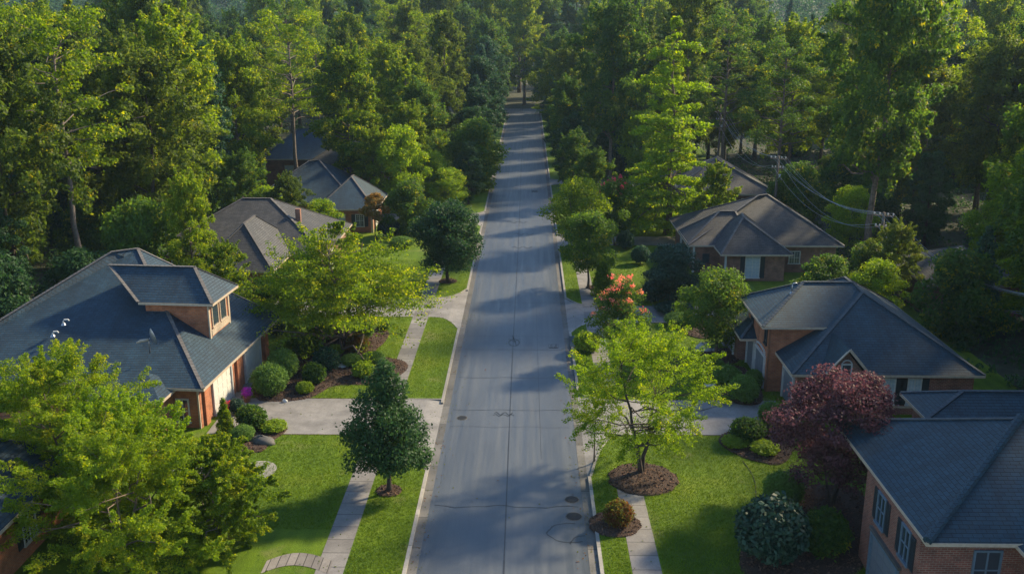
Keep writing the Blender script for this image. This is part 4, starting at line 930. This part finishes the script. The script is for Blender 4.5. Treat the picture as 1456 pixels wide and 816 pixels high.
# ------------------------------------------------------------------ shrubs
proto('boxball', lambda: make_plant('round_shrub', ball(1.0, 1.7, 501, 44, 330, .34), .10, 'box', 'bark', 1.7, .05, 502, limbs=4, multi=2))
proto('loose', lambda: make_plant('leafy_shrub', ball(1.0, 1.6, 511, 36, 190, .38), .15, 'mid', 'bark', 1.6, .05, 512, limbs=6, multi=3))
proto('lime', lambda: make_plant('lime_shrub', ball(1.0, 1.3, 521, 30, 160, .38), .17, 'fern', 'bark', 1.3, .04, 522, limbs=6, multi=3))
proto('glossy', lambda: make_plant('glossy_shrub', ball(1.0, 1.8, 531, 44, 190, .33), .15, 'magnolia', 'bark_dark', 1.8, .06, 532, limbs=6, multi=3))
proto('bluesh', lambda: make_plant('leafy_shrub', ball(1.0, 1.6, 541, 36, 190, .36), .14, 'blue', 'bark', 1.6, .05, 542, limbs=6, multi=3))
proto('rusty', lambda: make_plant('rust_shrub', ball(1.0, 1.6, 551, 36, 260, .34), .11, 'rust', 'bark', 1.6, .05, 552, limbs=4, multi=2))
proto('cone', lambda: make_plant('cone_shrub', conical(2.6, 1.0, 561, .05, 44, 240, .36, .7), .12, 'bright', 'bark', 2.6, .05, 562, limbs=4))
def shrub(key, px, py, wpx, hpx, label, cat='shrub', group=None):
    p = at(px, py, .16); mpp = (at(px + 1, py, .16) - p).length; r = wpx * mpp / 2; hh = dict(boxball=1.7, loose=1.6, lime=1.3, glossy=1.8, bluesh=1.6, rusty=1.6, cone=2.6)[key]
    H = hpx * mpp * 1.02; n = place(key, p.x, p.y + r * .25, .17, r / 1.06, rnd.uniform(0, 6.28), label, cat, group, (H / hh) / (r / 1.06)); return n
GL = 'shrubs of the left garden bed'; GR = 'shrubs of the right garden beds'
for a in (('boxball', 383, 563, 54, 44, 'big clipped round shrub beside the white garage doors', GL), ('boxball', 402, 541, 48, 44, 'clipped round shrub behind the biggest one by the left garage', GL),
          ('cone', 417, 497, 36, 50, 'pointed shrub with sunlit tip at the far end of the left bed', GL), ('loose', 436, 508, 42, 30, 'leafy shrub just right of the pointed shrub', GL), ('bluesh', 463, 529, 40, 34, 'blue green shrub in the middle of the left bed', GL),
          ('loose', 446, 547, 34, 30, 'small leafy shrub between the round shrubs and the mulch path', GL), ('loose', 452, 478, 32, 26, 'leafy shrub behind the pointed shrub near the house window', GL), ('boxball', 474, 486, 30, 24, 'low round shrub left of the layered tree trunk', GL),
          ('lime', 433, 560, 26, 16, 'lime green plant at the driveway edge of the left bed', GL), ('rusty', 508, 503, 36, 28, 'reddish green shrub right of the layered tree trunk', GL), ('boxball', 516, 484, 36, 36, 'upright clipped shrub beside the small left lawn', GL),
          ('lime', 516, 538, 34, 22, 'yellow green plant near the mulch point of the left bed', GL), ('boxball', 500, 521, 34, 16, 'low hedge plant at the front of the left bed', GL), ('boxball', 530, 519, 38, 17, 'low hedge plant beside the left sidewalk', GL),
          ('glossy', 392, 478, 30, 26, 'dark shrub in the shade beside the house corner', GL), ('loose', 545, 470, 20, 12, 'tiny shrub on the small left lawn edge', GL), ('lime', 478, 505, 24, 14, 'lime green tuft under the layered tree', GL),
          ('loose', 357, 612, 44, 34, 'leafy shrub in the small bed by the driveway', GL), ('boxball', 345, 628, 34, 22, 'low clipped shrub next to the orange brick wall', GL), ('cone', 320, 622, 28, 56, 'tall narrow shrub against the orange brick corner', GL), ('lime', 388, 614, 40, 14, 'yellow plants spilling onto the near left lawn', GL),
          ('glossy', 336, 588, 24, 20, 'dark shrub at the near garage door', GL), ('loose', 575, 330, 28, 20, 'leafy shrub beside the third left driveway', GL), ('glossy', 552, 338, 34, 26, 'dark shrub left of the third driveway', GL), ('boxball', 570, 352, 40, 14, 'low hedge plant at the far left lawn', GL), ('lime', 610, 330, 22, 16, 'bright plant behind the round dark street tree', GL),
          ('boxball', 1057, 573, 46, 38, 'nearest clipped round shrub by the right garage', GR), ('boxball', 1034, 553, 42, 32, 'middle clipped round shrub by the right garage', GR), ('boxball', 1072, 552, 28, 26, 'round shrub tucked against the right garage wall', GR), ('boxball', 1018, 535, 30, 23, 'farthest clipped round shrub by the right garage', GR),
          ('lime', 1032, 573, 14, 10, 'tiny lime plant at the driveway corner', GR), ('boxball', 1098, 607, 42, 34, 'bright round shrub between driveway and red maple', GR), ('loose', 1064, 630, 52, 34, 'leafy green shrub amid lime plants', GR), ('lime', 1046, 636, 40, 14, 'lime plants at the lawn edge of the bed', GR),
          ('lime', 1088, 646, 42, 16, 'lime plants nearest the red maple', GR), ('rusty', 1106, 628, 30, 26, 'rust tinted shrub beside the red maple', GR), ('boxball', 1114, 722, 60, 50, 'bright green shrub above the large glossy shrub', GR), ('glossy', 1098, 803, 108, 92, 'large glossy dark shrub at the bottom right lawn edge', GR),
          ('loose', 1172, 790, 76, 62, 'shaded leafy shrub below the red maple', GR), ('rusty', 879, 750, 46, 38, 'rust coloured round shrub beside the near right sidewalk', GR), ('cone', 857, 420, 38, 48, 'pointed olive green shrub behind the pink flowering tree', GR), ('boxball', 967, 464, 46, 18, 'low hedge plant by the second right driveway', GR),
          ('bluesh', 911, 376, 28, 26, 'blue green shrub at the edge of the far right lawn', GR), ('glossy', 932, 430, 42, 28, 'dark low shrub left of the dark tree', GR), ('boxball', 978, 430, 40, 20, 'low shrub in front of the porch post', GR), ('boxball', 1048, 418, 50, 12, 'low shrub under the grey roofed house window', GR),
          ('boxball', 1060, 505, 40, 18, 'low hedge beside the two storey house wing', GR), ('bluesh', 890, 355, 26, 26, 'shrub below the tiered tree', GR), ('glossy', 1130, 700, 40, 30, 'dark shrub behind the bright green one', GR), ('lime', 835, 500, 40, 26, 'yellow green plant left of the pink flowering tree', GR),
          ('loose', 1000, 424, 40, 22, 'shrub right of the dark tree under brick wall', GR), ('glossy', 960, 447, 60, 14, 'dark ground plants along the second right driveway', GR)):
    shrub(*a[:6], group=a[6])
# flower pot
p = at(352, 571, .14); t = empty('flower_pot', (p.x, p.y, .145)); tag(t, 'pot of purple flowers between the white garage doors', 'flower pot')
b = MB(); b.lathe((0, 0, 0), [(.18, 0), (.27, .34), (.30, .36), (.30, .42), (.26, .42)], 14); b.build('pot', M['wood'], t, True)
me = leaf_mesh('flowers', [(0, 0, .72, .34, .34, .36, 420)], .11, L['petal_purple'], 601); o = bpy.data.objects.new('flowers', me); COL.objects.link(o); o.parent = t
p = at(324, 588, .14); t = empty('flower_pot', (p.x, p.y, .145)); tag(t, 'red flowers beside the near corner of the garage', 'flower pot')
b = MB(); b.lathe((0, 0, 0), [(.16, 0), (.24, .3), (.27, .32), (.27, .36), (.22, .36)], 14); b.build('pot', M['stone'], t, True)
me = leaf_mesh('flowers', [(0, 0, .6, .34, .34, .3, 260)], .11, L['petal_red'], 603); o = bpy.data.objects.new('flowers', me); COL.objects.link(o); o.parent = t
# boulders
def boulder(px, py, rx, ry, rz, lab, m='stone', seed=1):
    p = at(px, py, .16); rg = random.Random(seed); b = MB(); S_ = 14; rows = 9; ph = [rg.uniform(0, 6) for _ in range(6)]
    for i in range(rows):
        el = -.5 + (math.pi / 2 + .5) * i / (rows - 1)
        for j in range(S_):
            a = 2 * math.pi * j / S_; k = 1 + .13 * math.sin(2 * a + ph[0]) + .08 * math.sin(3 * a + 3 * el + ph[1]) + .05 * math.sin(7 * a + ph[2] + el * 5)
            b.v.append(Vector((p.x + rx * k * math.cos(el) * math.cos(a), p.y + ry * k * math.cos(el) * math.sin(a), .2 + rz * k * math.sin(el))))
    for i in range(rows - 1):
        for j in range(S_): a = i * S_ + j; c = i * S_ + (j + 1) % S_; b.f.append([a, c, c + S_, a + S_])
    b.off = Vector((p.x, p.y, .16)); o = b.build('boulder', M[m], None, True); o.location = (p.x, p.y, .16); tag(o, lab, 'boulder')
boulder(1001, 499, .62, .5, .62, 'large pale boulder under the round green tree', seed=3); boulder(1011, 548, .42, .5, .25, 'flat pale stone beside the clipped shrubs', seed=4); boulder(1016, 500, .35, .25, .2, 'low pale stone right of the large pale boulder', seed=9)
boulder(374, 629, .85, .45, .38, 'long grey boulder at the lower edge of the small left bed', 'metal' if False else 'gutter', 5); boulder(487, 522, .5, .35, .22, 'pale grey stone in the left shrub bed', seed=6); boulder(405, 571, .18, .16, .14, 'tiny white stone at the driveway edge', 'trim_white', 7); boulder(318, 640, .3, .22, .2, 'small grey stone by the orange brick wall', seed=8)
# utility cabinet by the wing of the two storey house
p = at(1036, 490, .14); t = empty('utility_box', (p.x, p.y, .14)); tag(t, 'pale utility cabinet behind the round tree near the house wing', 'utility box')
b = MB(); b.box(-.4, .4, -.3, .3, .08, 1.0); b.box(-.43, .43, -.33, .33, 1.0, 1.06); b.build('cabinet', M['door_grey'], t); b = MB(); b.box(-.5, .5, -.4, .4, 0, .08); b.build('base', M['concrete'], t)
b = MB(); [b.box(-.3, .3, -.33, -.302, z, z + .03) for z in (.3, .4, .5, .6, .7, .8)]; b.build('vent_louvres', M['dark'], t)
# twin headed garden lamp
t = empty('garden_lamp', (22.7, 55.2, .13)); tag(t, 'slim twin headed lamp post between the two nearest right houses', 'lamp post')
b = MB(); b.tube([(0, 0, 0), (0, 0, 2.9)], [.06, .04], 8); b.build('post', M['metal'], t, True); b = MB(); b.bar((-.38, 0, 2.9), (.38, 0, 2.9), .05, .05); b.build('arm', M['metal'], t)
for sx in (-.38, .38): b = MB(); b.lathe((sx, 0, 2.82), [(.02, .2), (.11, .16), (.13, 0), (.02, -.02)][::-1], 10); b.build('lamp_head', M['trim_white'], t, True)
# hose on the right lawn
b = MB(); pts = [at(1056 + 6 * math.sin(i * .5) + 3.0 * i, 655 + 7.5 * i, .15) for i in range(10)]; b.tube(pts, .022, 5); o = b.build('garden_hose', M['dark'], None, True); tag(o, 'thin dark hose lying across the right lawn', 'hose')
# shed roof behind the tiered tree
h = House('shed', (14.4, 124.5, 0), 0, 'small grey roofed shed glimpsed left of the tiered tree', 'brick_brown', 'shingle_grey'); h.root['category'] = 'shed'
h.wall(12.6, 16.4, 122.3, 126.8, -.05, 2.4); h.roof(12.2, 16.8, 121.9, 127.2, 2.5, 14.5, 123.6, 14.5, 125.5, 4.6); h.door('S', 122.3, 14.2)


# ------------------------------------------------------------------ turf blades, fallen leaves, mulch chips
def upright(name, P, size, m, seed, tilt=.5, label='', cat=''):
    rng = np.random.default_rng(seed); n = len(P); a = rng.random(n) * 6.283; s = size * (.6 + .8 * rng.random(n))
    tip = P + np.stack([rng.normal(size=n) * tilt * s, rng.normal(size=n) * tilt * s, s], 1); w = np.stack([np.cos(a), np.sin(a), 0 * a], 1) * (s * .22)[:, None]
    V = np.stack([P - w, P + w, tip], 1); me = bpy.data.meshes.new(name); me.vertices.add(n * 3); me.vertices.foreach_set('co', V.reshape(-1).astype(np.float32))
    me.loops.add(n * 3); me.loops.foreach_set('vertex_index', np.arange(n * 3, dtype=np.int32)); me.polygons.add(n); me.polygons.foreach_set('loop_start', np.arange(0, n * 3, 3, dtype=np.int32))
    me.update(calc_edges=True); me.materials.append(m); o = bpy.data.objects.new(name, me); COL.objects.link(o); tag(o, label, cat, kind='stuff'); return o
rng = np.random.default_rng(9)
def on_lawn(x, y):
    ok = (np.abs(x) > 4.85)
    for s_, ya, yb, g0, g1, xe, _ in DRIVES:
        t = np.clip((np.abs(x) - 4.8) / (XF - 4.8), 0, 1); e = (1 - t) ** 2.4
        ok &= ~((np.sign(x) == s_) & (np.abs(x) < xe) & (y > ya + (g0 - ya) * e - .05) & (y < yb + (g1 - yb) * e + .05))
    ok &= ~((x < -7.55) & (x > -9.0) & (y < 112)); ok &= ~((x > 6.1) & (x < 7.6) & ((y < 49) | ((y > 63) & (y < 104))))
    return ok
n = 330000; y = 38 + 62 * rng.random(n) ** 1.5; x = np.where(rng.random(n) < .5, -1, 1) * (4.8 + 14.5 * rng.random(n)); k = on_lawn(x, y); x = x[k]; y = y[k]; k = ~((y < 43.5) & (x < -8.9)); x = x[k]; y = y[k]
upright('grass_blades', np.stack([x, y, np.full(len(x), .125)], 1), .085, L['turf'], 10, .6, 'short turf blades of the mown lawns', 'grass')
def litter(name, n, box, z, size, m, seed, label, cond=None):
    rng = np.random.default_rng(seed); x = rng.uniform(box[0], box[1], n); y = box[2] + (box[3] - box[2]) * rng.random(n) ** 1.3
    if cond is not None: q = cond(x, y, rng); x = x[q]; y = y[q]
    cl = [(a, b_, z, .01, .01, .004, 1) for a, b_ in zip(x, y)]
    me = leaf_mesh(name, cl, size, m, seed + 1, .5, 2.5); o = bpy.data.objects.new(name, me); COL.objects.link(o); tag(o, label, 'fallen leaves', kind='stuff')
litter('fallen_leaves', 9000, (-4.6, 4.6, 36, 150), .02, .10, L['rust'], 31, 'fallen leaves gathered along the street gutters', lambda x, y, r: r.random(len(x)) < np.clip((np.abs(x) - 3.3) / 1.0, .012, .75) * (.4 + .6 * np.sin(y * .7 + np.sign(x)) ** 2))
litter('fallen_leaves', 2600, (-18, 18, 38, 100), .165, .10, L['olive'], 33, 'scattered fallen leaves on lawns and driveways', lambda x, y, r: np.abs(x) > 4.8)
cl = []
for o in [o for o in bpy.data.objects if o.name.startswith('mulch_bed')]:
    me = o.data; A = [p.area for p in me.polygons]
    for p in me.polygons:
        c = [me.vertices[i].co for i in p.vertices]
        for q in range(int(p.area * 55 + rng.random())):
            w_ = rng.dirichlet(np.ones(len(c))); v = sum((c[i] * float(w_[i]) for i in range(len(c))), Vector((0, 0, 0))); cl.append((v.x, v.y, v.z + .02, .02, .02, .012, 1))
me = leaf_mesh('bark_chips', cl, .13, L['chip'], 41, .3, .8); o = bpy.data.objects.new('bark_chips', me); COL.objects.link(o); tag(o, 'loose bark chips strewn over the mulch beds', 'bark chips', kind='stuff')

# ------------------------------------------------------------------ power poles and wires
def pole(x, y, H, lab, rz=0):
    t = empty('utility_pole', (x, y, -.1), rz); tag(t, lab, 'utility pole', 'utility poles at the edge of the wood')
    b = MB(); b.tube([(0, 0, 0), (0, 0, H * .5), (0, 0, H)], [.20, .17, .13], 10); b.build('pole', M['pole'], t, True)
    for z, wd in ((H - .35, .95), (H - 1.5, .7)):
        b = MB(); b.box(-wd, wd, -.07, .07, z - .07, z + .07); a = b.build('crossarm', M['pole'], t)
        for u in (-wd * .92, -wd * .4, wd * .4, wd * .92): b = MB(); b.lathe((u, 0, z + .07), [(.03, 0), (.09, .05), (.05, .1), (.1, .15), (.05, .22)], 8); b.build('insulator', M['trim_white'], a, True)
    b = MB(); b.lathe((.34, 0, H - 3.1), [(.05, 0), (.24, .03), (.25, .8), (.2, .86), (.03, .9)], 12); b.build('transformer', M['metal'], t, True)
    return t
p1 = at(1107, 222, Y=116.0); p2 = at(1257, 302, Y=92.0); p3 = at(1492, 432, Y=68.0)
POLES = [(31.5, 152.0, 11.5), (p1.x, 116.0, p1.z + .1), (p2.x, 92.0, p2.z + .1), (p3.x, 68.0, p3.z + .6)]
for (x, y, H), lab in zip(POLES, ('farthest utility pole, hidden among the right hand trees', 'slim far utility pole behind the grey roofed house', 'utility pole with bright insulators right of the grey roofed house', 'nearest utility pole, just beyond the right edge of the picture')): pole(x, y, H, lab, R(-25))
NM = ['outer top', 'inner top', 'second inner top', 'far outer top', 'lower left', 'lower right']; SPN = ['far', 'middle', 'near']
ca, sa = math.cos(R(-25)), math.sin(R(-25))
for k in range(3):
    A, B = POLES[k], POLES[k + 1]
    for j, (u, dz) in enumerate(((-.87, -.1), (-.38, -.1), (.38, -.1), (.87, -.1), (-.64, -1.25), (.64, -1.25))):
        a = Vector((A[0] + u * ca, A[1] + u * sa, A[2] + dz)); c = Vector((B[0] + u * ca, B[1] + u * sa, B[2] + dz)); sag = 1.5 + .25 * j
        pts = [a.lerp(c, i / 18) - Vector((0, 0, 4 * sag * (i / 18) * (1 - i / 18))) for i in range(19)]
        b = MB(); b.off = a; b.tube(pts, .015, 4); o = b.build('power_line', M['wire']); o.location = a; tag(o, f'{NM[j]} power line of the {SPN[k]} span over the right trees', 'power line', 'power lines on the right')

# ------------------------------------------------------------------ haze
hz = MB(); hz.box(-800, 800, -60, 1200, -1.2, 130); hm = bpy.data.materials.new('haze'); hm.use_nodes = True; t_ = hm.node_tree
for n_ in list(t_.nodes):
    if n_.type != 'OUTPUT_MATERIAL': t_.nodes.remove(n_)
pv = t_.nodes.new('ShaderNodeVolumePrincipled'); pv.inputs['Color'].default_value = (.55, .76, 1, 1); pv.inputs['Density'].default_value = .00013; pv.inputs['Anisotropy'].default_value = .2
t_.links.new(pv.outputs[0], t_.nodes['Material Output'].inputs['Volume'])
o = hz.build('haze', hm, uv=False); tag(o, 'pale blue haze filling the air above the street', 'haze', kind='stuff')
